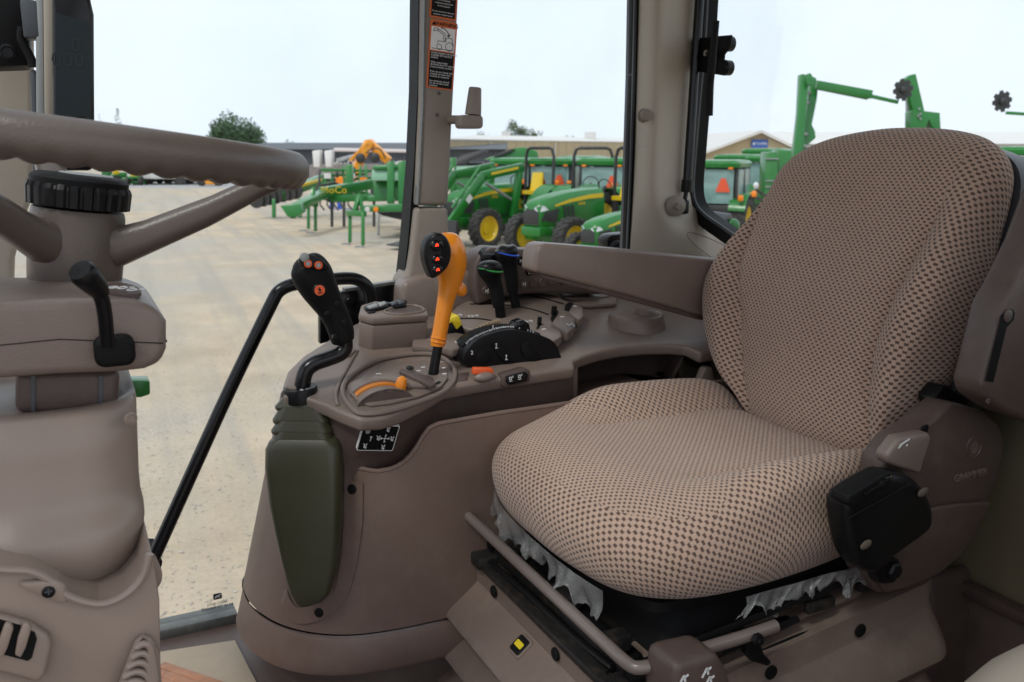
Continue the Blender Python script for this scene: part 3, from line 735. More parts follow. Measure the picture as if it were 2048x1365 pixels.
# remote lever platform
plat = [(906, 648), (890, 636), (912, 612), (955, 590), (1005, 579), (1060, 579), (1110, 590), (1148, 608), (1163, 627), (1160, 640), (1120, 672), (1080, 686), (1010, 672), (950, 660)]
HP = 0.024
MB().prism([PD(p[0], p[1], HP) for p in plat], -DN*HP, 0.006, 3).build('lever_platform', BROWN, con)
def strip_on(pts, w, h, m, nm, par=con, t=0.0008):
    pp = catmull([PD(u, v, h) for u, v in pts], 5); rows = [[], []]
    for i, p in enumerate(pp):
        d = (pp[min(i+1, len(pp)-1)]-pp[max(i-1, 0)]).normalized(); s = DN.cross(d).normalized()
        rows[0].append(p+s*w/2); rows[1].append(p-s*w/2)
    return MB().slab(rows, DN*t).build(nm, m, par)
for pts in ([(972, 588), (1009, 588), (1050, 590), (1089, 598), (1128, 609)], [(940, 609), (982, 609), (1031, 613), (1070, 621), (1097, 630)], [(920, 638), (955, 638), (991, 643)]):
    strip_on(pts, 0.0052, HP, BLACKM, 'lever_slot')
for pts in ([(1146, 607), (1166, 614), (1168, 632), (1158, 640), (1136, 624)], [(1118, 624), (1150, 637), (1150, 654), (1135, 666), (1102, 646)], [(1082, 648), (1120, 660), (1124, 672), (1105, 684), (1068, 668)]):
    MB().prism([PD(u, v, HP+.007) for u, v in pts], -DN*0.02, 0.004, 2).build('detent_block', BROWN, con)
for pts in ([(1131, 609), (1139, 605), (1147, 607), (1138, 622), (1129, 620)], [(1101, 638), (1108, 620), (1117, 622), (1113, 640), (1104, 643)], [(1073, 656), (1078, 646), (1085, 648), (1080, 660)]):
    MB().prism([PD(u, v, HP+.0016) for u, v in pts], -DN*0.006).build('detent_notch', BLACKM, con)
for u, v, s in ((1107, 630, 1), (1078, 650, .8)):
    p = PD(u, v, HP); MB().box(p+DN*0.008, BV*0.004*s, RV*0.006*s, DN*0.011*s, 0.002).build('detent_tab', BLACK, con)
for u, v in ((1150, 613), (1124, 634), (1088, 659)):
    p = PD(u, v, HP+.0073); MB().box(p, BV*0.0035, RV*0.003, DN*0.0006).build('detent_mark', WHITE, con)
def glyph(pts_list, u, v, h, sc, nm='symbol', m=WHITE, par=con, wd=0.0011, ax=None, ay=None, o=None):
    """small raised line symbol; pts in units of sc"""
    o = o if o is not None else PD(u, v, h); ax = ax or BV; ay = ay or (RV-DN*RV.dot(DN)).normalized()
    nn = ax.cross(ay); mb = MB()
    for pl in pts_list:
        q = [o+ax*x*sc+ay*y*sc for x, y in pl]
        for a, b in zip(q, q[1:]): mb.bar(a, b, wd, 0.0007, hint=nn)
    return mb.build(nm, m, par, flat=True)
CYL = [[(-1, -.4), (-.3, -.4), (-.3, .4), (-1, .4), (-1, -.4)], [(-.3, 0), (.9, 0)], [(.5, -.5), (.9, 0), (.5, .5)]]
RAB = [[(-.6, -.6), (-.2, 0), (-.5, .6)], [(-.2, 0), (.4, .1), (.8, .7)], [(.4, .1), (.7, -.5), (.3, -.8)]]
LEV = [[(-.2, -.8), (.1, .8)], [(.1, .8), (-.4, .5)], [(-.5, -.8), (.5, -.8)]]
for u, v, gsym in ((915, 631, CYL), (948, 632, CYL), (1056, 643, CYL), (1140, 650, RAB)):
    glyph(gsym, u, v, HP+.001 if u < 1100 else HP+.0085, 0.011)

# pod below the middle post, button panel behind the levers
pod = [(806, 566), (850, 553), (905, 548), (952, 540), (962, 600), (935, 645), (880, 665), (800, 660)]
MB().prism(PRl(pod, 1.655), RV*0.06, 0.012, 3).build('post_pod', BROWN, con)
for px in ([(868, 566), (880, 558), (893, 585), (905, 605), (892, 612), (874, 590)], [(905, 562), (932, 553), (948, 586), (920, 598)]):
    MB().prism(PRl(px, 1.653), RV*0.01, 0.004, 2).build('pod_rib', BROWN, con)
MB().prism(PRl([(948, 575), (950, 530), (960, 507), (985, 496), (1078, 501), (1150, 508), (1215, 560), (1215, 590), (1060, 588), (985, 600), (955, 612)], 1.625), RV*0.07, 0.008, 3).build('button_panel', BROWN2, con)
MB().lathe(PR(974, 516, 1.635), Z-RV*0.45, [(0.021, -0.02), (0.0215, .0), (0.0195, .012), (.016, .0155), (.001, .016)], 28).build('round_knob', BLACK, con)
BTN = [(1041, 522, BLACK, RAB), (1060, 523, BLACK, LEV), (1038, 542, BROWN2, None), (1058, 543, BLACK, LEV), (1047, 568, BROWN2, RAB), (1066, 567, BROWN2, None), (1085, 565, BROWN2, None), (1104, 562, BROWN2, None), (1124, 560, BLACK, None), (972, 582, BROWN2, RAB)]
for u, v, m, s in BTN:
    p = PR(u, v, 1.625)
    MB().lathe(p, -RV, [(0.0092, -0.002), (0.0092, .0018), (.0082, .0028), (.0005, .0024)], 20).build('round_button', m, con)
    if s: glyph(s, 0, 0, 0, 0.0055, o=p-RV*0.003, ax=BV, ay=Z, wd=0.0012)
# pocket and cup holder
mb = MB()
pk = catmull([PD(u, v, 0.012) for u, v in ((1115, 577), (1122, 572), (1200, 569), (1232, 578), (1220, 592), (1180, 597), (1130, 596))], 5, True)
mb.tube(pk, 0.0035, 8, closed=True); mb.build('pocket_rim', BROWN, con)
MB().prism([PD(u, v, 0.0035) for u, v in ((1122, 578), (1200, 574), (1226, 580), (1214, 590), (1134, 592))], DN*0.001).build('pocket_floor', BLACKM, con)
MB().prism([PD(u, v, 0.011) for u, v in ((1113, 577), (1200, 568), (1234, 578), (1234, 606), (1180, 610), (1126, 604))], -DN*0.0105, 0.005).build('pocket_body', BROWN, con)
cc = PD(1271, 646, 0.0); secs = []
rr = 0.059
arc = [math.radians(a) for a in range(-200, 62, 8)]
outer = [cc+BV*rr*1.0*math.cos(a)+RV*rr*math.sin(a) for a in arc]
inner = [cc+BV*(rr-.008)*math.cos(a)+RV*(rr-.008)*math.sin(a) for a in arc]
rows = [[p+Z*(-0.03) for p in [cc+(o-cc)*1.28 for o in outer]], [cc+(o-cc)*1.1-Z*0.012 for o in outer], [o+Z*0.008 for o in outer], [o+Z*0.017 for o in outer], [(o+i)/2+Z*0.021 for o, i in zip(outer, inner)], [i+Z*0.017 for i in inner], [i-Z*0.03 for i in inner]]
MB().grid(rows).build('cup_ring', BROWN, con, ang=60)
MB().lathe(cc-Z*0.012, Z, [(rr-.006, .012), (rr-.006, 0.0145), (.001, .0145)], 28).build('cup_floor_shade', BLACKM, con)  # black colour stands in for the shade down in the cup
MB().prism([PR(u, v, 1.62) for u, v in ((1330, 610), (1500, 600), (1500, 740), (1392, 740), (1345, 690))], RV*0.04, 0.01).build('rear_upright', BROWN2, con)
# switch pod
topo = [(717, 629), (745, 637), (857, 630), (853, 616), (812, 606), (748, 602), (722, 610)]
HS = 0.062
MB().prism([PD(u, v, HS) for u, v in topo], -DN*0.014, 0.004, 2).build('switch_pod_lid', BROWN, con)
ctr = sum((PD(u, v, HS) for u, v in topo), V((0, 0, 0)))/len(topo)
MB().prism([ctr+(PD(u, v, HS)-ctr)*0.985-DN*0.0155 for u, v in topo], -DN*0.052, 0.003, 2).build('switch_pod_body', BROWN, con)
def flat_on(px, h, t, m, nm, bev=0.001, par=con): return MB().prism([PD(u, v, h+t) for u, v in px], -DN*t, bev).build(nm, m, par)
flat_on([(727, 613), (745, 606), (776, 603), (779, 613), (745, 620), (732, 619)], HS-0.001, .006, BLACK, 'switch_bezel', .002)
flat_on([(775, 606), (800, 597), (815, 601), (812, 611), (790, 614)], HS-0.001, .006, BLACK, 'switch_bezel', .002)
flat_on([(733, 612), (752, 606), (757, 612), (740, 616)], HS+.004, .004, GREYB, 'rocker_key')
flat_on([(755, 606), (769, 602), (774, 607), (760, 612)], HS+.004, .004, GREYB, 'rocker_key')
flat_on([(779, 605), (790, 601), (796, 607), (785, 610)], HS+.004, .004, GREYD, 'rocker_key')
flat_on([(793, 601), (806, 598), (810, 605), (799, 608)], HS+.004, .004, GREYD, 'rocker_key')
flat_on([(733, 622), (748, 620), (751, 624), (737, 626)], HS-.0005, .003, BLACK, 'slot_key')
pk = catmull([PD(u, v, HS+.001) for u, v in ((768, 624), (795, 613), (828, 611), (846, 617), (843, 624), (800, 629))], 5, True)
MB().tube(pk, 0.0022, 6, closed=True).build('tray_rim', BROWN, con)
flat_on([(772, 624), (797, 615), (827, 613), (842, 618), (839, 623), (800, 627)], HS-.0005, .001, BROWN2, 'tray_floor', 0)
# step beside the yellow knob
flat_on([(826, 672), (840, 660), (868, 653), (895, 660), (930, 682), (934, 700), (900, 706), (860, 694), (824, 690)], 0, .014, BROWN, 'shift_step', .004)
flat_on([(872, 668), (890, 660), (932, 668), (936, 692), (905, 700), (876, 690)], .010, .016, BROWN, 'knob_plinth', .004)
glyph(CYL, 918, 684, .0265, 0.007)
# oval shift gate
ov = catmull([PD(u, v, .004) for u, v in ((700, 812), (686, 790), (690, 765), (718, 740), (760, 720), (820, 709), (870, 710), (902, 728), (910, 752), (895, 778), (850, 800), (780, 822), (725, 828))], 6, True)
MB().tube(ov, 0.0042, 8, closed=True).build('gate_rim', BROWN, con)
flat_on([(712, 800), (702, 788), (708, 765), (735, 744), (780, 728), (830, 720), (872, 722), (892, 738), (896, 756), (880, 775), (840, 792), (780, 806), (740, 810)], 0, .005, BROWN, 'gate_plate', .002)
flat_on([(725, 764), (760, 745), (815, 735), (868, 752), (855, 770), (800, 768)], .004, .010, BROWN, 'gate_block', .004)
flat_on([(798, 742), (803, 737), (862, 752), (872, 768), (862, 771)], .013, .007, BROWN2, 'gate_cover', .002)
strip_on([(800, 744), (835, 752), (868, 768), (880, 764)], 0.006, .0145, BLACKM, 'gate_slot')
MB().disc(PD(820, 737, .020), DN, 0.007, 0.002).build('gate_button', BLACK, con)
for u, v, t in ((757, 748, 'N'), (836, 742, 'P'), (884, 724, '1'), (887, 736, '0'), (889, 748, 'B'), (846, 735, 'R')):
    text_mesh('letter', t, WHITE, PD(u, v, .0152 if t != 'P' else .0205), RV*0.3-BV if t in 'N' else -RV, BV if t != 'N' else RV, 0.011, con)
# hand throttle quadrant
cq = PD(768, 806, -0.012)
cq = PR(768, 815, 1.335)
ang_ = [math.radians(a) for a in range(12, 172, 8)]
def arc_pts(rx, rz, r): return [K(cabc(cq)[0]+rx*math.cos(a), r, cabc(cq)[2]+rz*math.sin(a)) for a in ang_]
MB().slab([arc_pts(.052, .034, 1.318), arc_pts(.052, .034, 1.345)], -Z*0.004).build('throttle_cover', BROWN, con)
MB().slab([arc_pts(.054, .037, 1.345), arc_pts(.054, .037, 1.358)], -Z*0.004).build('throttle_band', ORANGE, con)
MB().slab([arc_pts(.058, .040, 1.358), arc_pts(.066, .036, 1.40)], -Z*0.004).build('throttle_cover', BROWN, con)
MB().prism([K(cabc(p)[0], 1.318, cabc(p)[2]) for p in arc_pts(.052, .034, 1.318)], RV*0.003).build('throttle_face', BROWN2, con)
a, b = PR(797, 792, 1.345), PR(805, 757, 1.342)
MB().lathe(a, b-a, [(0.0095, -0.004), (0.0088, .012), (.0095, .022), (.0075, .030), (.002, .034)], 20).build('throttle_knob', ORANGE, con)
strip_on([(742, 778), (770, 770), (790, 769)], 0.003, .0125, WHITE, 'throttle_mark', t=.0006)
# small blank plate, red switch and paired pressure switch
flat_on([(907, 748), (938, 744), (935, 760), (902, 764)], 0, .0015, BROWN2, 'blank_plate', .0005)
MB().prism(PRl([(950, 737), (986, 737), (989, 750), (948, 750)], 1.352), RV*0.014, 0.002).build('red_switch', ORANGER, con)
MB().ell(PR(968, 754, 1.356), BV*0.020, RV*0.012, Z*0.010).build('switch_hood', BROWN, con)
MB().prism(PRl([(1004, 750), (1050, 737), (1062, 742), (1060, 766), (1012, 778), (1002, 772)], 1.352), RV*0.02, 0.004).build('switch_frame', BROWN2, con)
MB().prism(PRl([(1011, 752), (1049, 743), (1055, 748), (1053, 762), (1018, 770), (1010, 764)], 1.3515), -RV*0.004, 0.002).build('pressure_switch', BLACK, con)
OILC = [[(-.5, -.2), (-.5, .5), (.2, .5), (.2, -.2), (-.5, -.2)], [(-.6, -.7), (.4, -.7)], [(.6, .2), (.6, .8)]]
for u, v in ((1022, 758), (1040, 754)): glyph(OILC, 0, 0, 0, .006, o=PR(u, v, 1.347), ax=BV, ay=Z, wd=.001)

# loader diagram label on the wall
dl = thing('loader_label', 'black and white loader direction label on the console front', 'label', hit(wallb, 752, 868)[0])
cn = [hit(wallb, u, v) for u, v in ((714, 843), (786, 840), (790, 892), (721, 895))]
pts = [p+n*.0015 for p, n in cn]; lx = ((pts[1]-pts[0])+(pts[2]-pts[3])).normalized(); nn = sum((n for p, n in cn), V((0, 0, 0))).normalized()
lx = (lx-nn*lx.dot(nn)).normalized(); ly = nn.cross(lx).normalized()
cl = sum(pts, V((0, 0, 0)))/4+nn*.010; W_, H_ = (pts[1]-pts[0]).length, (pts[0]-pts[3]).length
def plate(w, h, r, k, t, m, nm): MB().prism([cl+lx*x+ly*y+nn*k for x, y in rrect(w, h, r)], nn*t).build(nm, m, dl, flat=True)
plate(W_, H_, .003, -.006, .0062, WHITE, 'white_border'); plate(W_*.955, H_*.935, .0025, .0002, .0003, BLACKM, 'black_field')
LD = [[(-1, -.6), (-.5, .1), (-.2, -.6), (-1, -.6)], [(-.5, .1), (.5, .0), (.8, .5)], [(.2, -.6), (.9, -.6)], [(.3, 0), (.3, -.5)]]
for x, y, s, kind in ((-.32, -.30, .15, LD), (-.02, .02, .15, LD), (.18, .36, .15, LD), (.36, .0, .15, LD), (.18, -.34, .15, LD)):
    glyph([[(px*1, py) for px, py in pl] for pl in kind], 0, 0, 0, W_*.085, o=cl+lx*x*W_+ly*y*H_+nn*.0007, ax=ly, ay=-lx, par=dl, wd=.0012)
cr4 = [[(-1, 0), (1, 0)], [(0, -1), (0, 1)], [(-1, 0), (-.7, .25)], [(-1, 0), (-.7, -.25)], [(1, 0), (.7, .25)], [(1, 0), (.7, -.25)], [(0, 1), (.25, .7)], [(0, -1), (.25, -.7)]]
glyph(cr4, 0, 0, 0, W_*.13, o=cl+lx*.18*W_+nn*.0007, ax=lx, ay=ly, par=dl, wd=.0012)
glyph([[(0, -1), (0, 1)], [(0, 1), (.3, .5)], [(0, 1), (-.3, .5)]], 0, 0, 0, W_*.08, o=cl-lx*.2*W_-ly*.02*H_+nn*.0007, ax=lx, ay=ly, par=dl, wd=.0012)
glyph([[(math.cos(t*.52), math.sin(t*.52)) for t in range(13)], [(-.6, 0), (.6, 0)]], 0, 0, 0, W_*.05, o=cl-lx*.33*W_+ly*.25*H_+nn*.0007, ax=lx, ay=ly, par=dl, wd=.001)

# ================================================================== LEVERS
def stick(pts, r, m, nm, par, flatten=0.85, n=20, ang=60, hint=None):
    """loft of ovals along pixel path (u, v, half width px) in the lateral plane r"""
    P3 = [PR(u, v, r) for u, v, w in pts]; secs = []
    for i, (u, v, w) in enumerate(pts):
        t = (P3[min(i+1, len(P3)-1)]-P3[max(i-1, 0)]).normalized(); s = RV.cross(t).normalized(); hw = w*dep(P3[i])/FPX
        secs.append([P3[i]+s*hw*math.cos(2*math.pi*k/n)+RV*hw*flatten*math.sin(2*math.pi*k/n) for k in range(n)])
    return MB().loft(secs).build(nm, m, par, ang=ang)
def smooth_px(pts, n=4):
    q = catmull([V(p) for p in pts], n); return [tuple(p) for p in q]
gl = thing('gear_lever', 'orange shift lever with three red-lit buttons on a black face', 'lever', PD(866, 762))
stick(smooth_px([(864, 768, 13), (867, 745, 10.5), (872, 715, 10), (877, 688, 10)]), 1.392, BLACK, 'shaft', gl)
stick(smooth_px([(875, 692, 14.5), (876.5, 680, 15.5), (879, 668, 15.5), (885, 635, 16), (892, 600, 18), (897, 577, 21), (901, 555, 27), (901, 530, 34), (896, 505, 36.5), (890, 485, 32), (886, 474, 22), (884, 468, 8)]), 1.392, ORANGE, 'handle', gl, 0.85, 28)
for v_ in (684, 676): 
    p = PR(876.5-(684-v_)*-.15, v_, 1.392); MB().lathe(p, PR(885, 635, 1.392)-PR(877, 680, 1.392), [(.0138, -.0012), (.0146, 0), (.0138, .0012)], 24).build('ring', ORANGE, gl)
fa = [(882, 467), (868, 470), (858, 481), (853, 497), (853, 517), (857, 537), (862, 551), (868, 558), (880, 551), (892, 541), (901, 529), (906, 514), (906, 499), (901, 484), (893, 473)]
cf = PR(880, 512, 1.352)
fp = catmull([PR(u, v, 1.352)+RV*0.008*((u-880)/28.0)**2 for u, v in fa], 3, True)
MB().loft([[cf+(p-cf)*k+RV*o for p in fp] for k, o in ((1.0, .022), (1.0, .004), (.96, .0008), (.86, -.0006), (.4, -.002), (.02, -.002))]).build('button_face', BLACK, gl, ang=60)
for u, v, s in ((873, 491, 1.1), (874, 519, .95), (875, 540, .95)):
    p = PR(u, v, 1.352); MB().ell(p, BV*.0105*s, Z*.0085*s, RV*.005, 20, 10).build('button', BGLOSS, gl)
    glyph([[(-.6, -.5), (.0, .6), (.6, -.3), (-.5, .1)], [(-.2, .4), (.5, .2)]], 0, 0, 0, .0042, 'lit_symbol', REDLED, gl, .0018, BV, Z, PR(u+1, v, 1.3468))
MB().ell(PR(920, 578, 1.392), (BV*.8+Z*.6)*.011, RV*.010, (Z*.8-BV*.6)*.015).build('trigger', ORANGE, gl)
def remote(px_shaft, r, px_grip, m, ring_px, lab, nm_loc):
    t = thing('remote_lever', lab, 'lever', PD(*nm_loc, HP), 'remote levers on the console')
    stick(smooth_px(px_shaft), r, BLACK, 'shaft', t, .6); stick(smooth_px(px_grip), r, BLACKM, 'grip', t, .85, 24)
    return t
t = remote([(1003, 645, 11), (1000, 620, 11), (998, 600, 11)], 1.56, [(998, 613, 12), (996, 604, 13), (995, 590, 14.5), (992, 575, 15), (987, 562, 17), (983, 550, 22), (980, 541, 25), (979, 534, 26.5)], None, None, 'black lever with a green trim line, nearer of the remote levers', (1003, 645))
stick(smooth_px([(982, 545, 25), (981, 540, 26), (980, 535, 26), (980, 528, 23), (980, 523, 15), (980, 521, 5)]), 1.56, BLACK, 'cap', t, .85, 24)
cp = PR(981, 545, 1.56); k_ = dep(cp)/FPX
def trimline(t, u0, v0, r, hw, m):
    c = PR(u0, v0, r); k = dep(c)/FPX; pts = []
    for j in range(28):
        a = 2*math.pi*j/28
        pts.append(c+BV*hw*k*math.cos(a)+RV*hw*k*.87*math.sin(a)+Z*(-.0045*math.cos(a)+.004*math.sin(a)*-1+.0025*math.cos(2*a)))
    MB().tube(pts, 0.0019, 8, closed=True).build('trim_line', m, t)
trimline(t, 981, 543, 1.56, 25, GREENP)
t = remote([(1032, 614, 10), (1028, 590, 10), (1026, 580, 10)], 1.60, [(1026, 583, 12), (1025, 575, 12.5), (1024, 560, 14), (1021, 540, 15), (1018, 525, 18), (1015, 514, 22), (1013, 507, 24)], None, None, 'black lever with a blue trim line, farther of the remote levers', (1032, 614))
stick(smooth_px([(1015, 514, 23), (1013, 508, 24.5), (1012, 503, 24.5), (1011, 497, 22), (1010, 493, 14), (1010, 491, 5)]), 1.60, BLACK, 'cap', t, .85, 24)
trimline(t, 1014, 511, 1.60, 24, BLUEP)

# loader joystick
jo = thing('loader_joystick', 'black loader joystick with orange buttons on an olive bellows boot', 'joystick', hit(panb, 606, 1214)[0])
RJ = 1.40
stick(smooth_px([(686, 686, 17), (685, 681, 23), (682, 662, 26), (674, 640, 27), (662, 617, 29), (650, 597, 33), (636, 573, 38), (624, 549, 41), (614, 530, 36), (607, 519, 24), (604, 514, 8)]), RJ, BLACKM, 'grip', jo, .8, 28)
MB().tube(catmull([PR(u, v, RJ) for u, v in ((689, 676), (690, 695), (680, 708), (655, 718), (628, 728), (611, 744), (604, 775))], 6), 0.0128, 16).build('stem', BGLOSS, jo)
cj = PR(601, 785, RJ)
MB().lathe(cj, Z-BV*.06, [(0.0275, -.014), (.0275, .006), (.026, .009), (.012, .0092), (.0005, .0092)], 36).build('collar', BLACK, jo)
glyph([[(math.cos(t), math.sin(t)) for t in [k*.2-1.4 for k in range(9)]]], 0, 0, 0, .021, o=cj+Z*.0096, ax=BV, ay=RV, par=jo, wd=.001)
for a in (-1.7, .45): glyph([[(-.6, -.5), (.6, -.5), (.6, .4), (-.6, .4), (-.6, -.5)], [(-.3, .4), (-.3, .8), (.3, .8)]], 0, 0, 0, .0035, o=cj+Z*.0096+BV*.021*math.cos(a)+RV*.021*math.sin(a), ax=BV, ay=RV, par=jo, wd=.0009)
def nub(u, v, r, ax, ay, az, m, nm): return MB().ell(PR(u, v, r), ax, ay, az, 18, 10).build(nm, m, jo)
AX = (BV-Z*.35).normalized(); NA = (Z*.8-RV*.45+BV*.15).normalized(); AY = NA.cross(AX)
MB().prism(catmull([PR(u, v, 1.375) for u, v in ((596, 524), (602, 511), (618, 511), (640, 520), (655, 536), (650, 541), (628, 538), (606, 534))], 3, True), -RV*0.008+Z*0.002, .003).build('thumb_plate', BLACK, jo)
thb = [bvh_of(c) for c in jo.children if c.name.startswith('thumb_plate')][0]; thg = [bvh_of(c) for c in jo.children if c.name.startswith('grip')][0]
hit_ = hit
def hit2(u, v):
    q = [h for h in (hit_(thb, u, v), hit_(thg, u, v)) if h[0] is not None]
    return min(q, key=lambda h: dep(h[0]))
p, n = hit2(609, 515); MB().lathe(p, n, [(.0072, -.003), (.0072, .001), (.006, .0016), (.0003, .0018)], 22).build('grey_button', GREYB, jo)
for u, v in ((616, 528), (637, 531)):
    p, n = hit2(u, v)
    MB().lathe(p, n, [(.0064, -.003), (.0064, .0010), (.0052, .0016), (.0048, .0006), (.0003, .0006)], 22).build('orange_button', ORANGER, jo)
    MB().lathe(p+n*.0004, n, [(.0040, -.001), (.0036, .0010), (.0003, .0012)], 16).build('button_dot', GREYB, jo)
pj = PR(639, 581, 1.3735)
MB().lathe(pj, -RV, [(.0105, -.006), (.0105, .0002), (.0095, .0012), (.0085, .0012)], 26).build('button_collar', BLACK, jo)
MB().lathe(pj, -RV, [(.0083, -.003), (.0083, .0012), (.0003, .0015)], 26).build('orange_button', ORANGER, jo)
glyph([[(-.5, .5), (.4, .1), (-.3, -.2)], [(-.6, -.7), (.6, -.7)], [(-.1, .9), (.1, .2)]], 0, 0, 0, .0055, 'button_symbol', BLACK, jo, .0015, BV, Z, pj-RV*.0018)
for u, v in ((674, 608), (655, 627), (688, 645), (670, 674)):
    p = PR(u, v, 1.3805); MB().lathe(p, -RV, [(.0045, -.004), (.0045, .0015), (.003, .002), (.0028, .0005), (.0003, .0005)], 14).build('screw', BLACK, jo)
# bellows and boot housing
CR, SR = math.cos(math.radians(28)), math.sin(math.radians(28))
UJ, VJ = BV*CR-RV*SR, RV*CR+BV*SR
def bsec(y, xl, xr, rc, rad=.25):
    p = PR((xl+xr)/2, y, rc); tot = (xr-xl)*dep(p)/FPX; w, d_ = tot*.9, tot*.42
    return [p+UJ*x+VJ*q for x, q in rrect(w, d_, min(w, d_)*rad, 6)]
tiers = [((782, 572, 636), (796, 566, 641)), ((794, 562, 646), (810, 546, 661)), ((811, 557, 652), (836, 541, 669)), ((837, 553, 660), (857, 538, 674)), ((858, 549, 665), (882, 536, 681))]
for i, (a, b) in enumerate(tiers):
    r_ = RJ-.006*i
    s0, s1 = bsec(*a, r_, .45), bsec(*b, r_, .35); s2 = [p-Z*.005 for p in bsec(b[0], b[1]+1, b[2]-1, r_, .35)]; s3 = [p-Z*.004 for p in bsec(b[0], b[1]+11, b[2]-10, r_, .35)]
    mid = [p.lerp(q, .72)+(q-p)*0.10 for p, q in zip(s0, s1)]
    MB().loft([s0, mid, s1, s2, s3]).build('bellows_fold', OLIVE, jo, ang=32)
hs = [(872, 545, 676), (879, 534, 686), (893, 527, 692), (930, 526, 695), (1000, 534, 694), (1060, 546, 690), (1110, 558, 685), (1150, 569, 677), (1180, 578, 667), (1200, 588, 650), (1211, 597, 622), (1214, 601, 612)]
secs = [bsec(y, a, b, RJ-.028-.035*max(0, min(1, (y-880)/300)), .30) for y, a, b in hs]
MB().loft(secs).build('boot_housing', OLIVE, jo, ang=50)

# hitch control box
hb = thing('hitch_control_box', 'black domed control box with a scale and a slide knob on the console', 'control box', PD(1030, 735))
prof = [(928, 728), (926, 716), (933, 702), (945, 688), (962, 676), (985, 667), (1010, 661), (1032, 660), (1060, 665), (1085, 672), (1108, 684), (1119, 704), (1125, 728), (1112, 735), (1030, 737), (945, 735)]
pr3 = catmull([PR(u, v, 1.405) for u, v in prof], 3, True)
MB().prism(pr3, RV*.06, .008, 3).build('housing', BLACK, hb, ang=50)
ridge = catmull([PR(u, v, 1.405) for u, v in ((934, 700), (946, 686), (964, 675), (987, 666), (1010, 660), (1034, 659), (1062, 665), (1090, 674))], 5)
rows = [[p+RV*o+Z*h for p in ridge] for o, h in ((.018, .0015), (.020, .003), (.040, .003), (.042, .0015))]
MB().slab(rows, -Z*.003).build('scale_track', BLACKM, hb)
for i in range(3, len(ridge)-3, 1):
    p = ridge[i]; t = (ridge[i+1]-ridge[i-1]).normalized()
    MB().box(p+RV*.0155+Z*.0016, t*(.0006), RV*(.0022 if i % 3 else .0038), Z*.0010).build('scale_mark', WHITE, hb)
p = PR(1046, 650, 1.425)
MB().prism([PR(u, v, 1.418) for u, v in ((1024, 660), (1034, 645), (1048, 640), (1060, 648), (1063, 666), (1050, 668))], RV*.028, .004).build('slide_knob', BGLOSS, hb)
strip = [PR(u, v, 1.4035) for u, v in ((985, 690), (996, 684), (1006, 692), (1022, 716), (1018, 725), (1006, 722), (992, 706))]
MB().prism(catmull(strip, 3, True), -RV*.003, .0012).build('key_pad', BLACKM, hb)
for u, v in ((993, 692), (1013, 715)): glyph(LEV, 0, 0, 0, .0055, o=PR(u, v, 1.3995), ax=BV, ay=Z, par=hb, wd=.001)
strip = [PR(u, v, 1.4035) for u, v in ((1042, 692), (1054, 684), (1064, 692), (1080, 710), (1072, 722), (1050, 716))]
MB().prism(catmull(strip, 3, True), -RV*.0022, .001).build('blank_pad', BLACKM, hb)
MB().disc(PR(966, 716, 1.405), -RV, .015, .0025, 24).build('dial', BLACKM, hb)
for (u, v, t_) in ((944, 706, '2'), (1070, 672, '7'), (986, 655, '1')):
    text_mesh('digit', t_, WHITE, PR(u, v, 1.402) if t_ != '7' else PR(u, v, 1.415)+Z*.004, BV, Z if t_ != '7' else RV, .010, hb)
wl_ = catmull([PR(u, v, 1.485) for u, v in ((950, 672), (960, 658), (985, 648), (1000, 645))], 4)
for i in range(len(wl_)-1):
    MB().bar(wl_[i], wl_[i+1], .012, .012, .003).build('knurled_wheel', mat('tan_knurl', (.30, .22, .14), .6) if i == 0 else bpy.data.materials['tan_knurl'], hb)
# yellow knob
yk = thing('yellow_knob', 'yellow and black push-pull knob on the console beside the orange lever', 'knob', PD(910, 672))
MB().prism(PRl([(884, 672), (906, 640), (918, 634), (931, 664), (930, 672), (905, 682)], 1.50), RV*.03, .003).build('base', BLACK, yk)
MB().prism(PRl([(894, 650), (902, 636), (918, 631), (925, 650), (914, 660), (905, 645)], 1.496), RV*.034, .002).build('yellow_cap', YELLOW, yk)

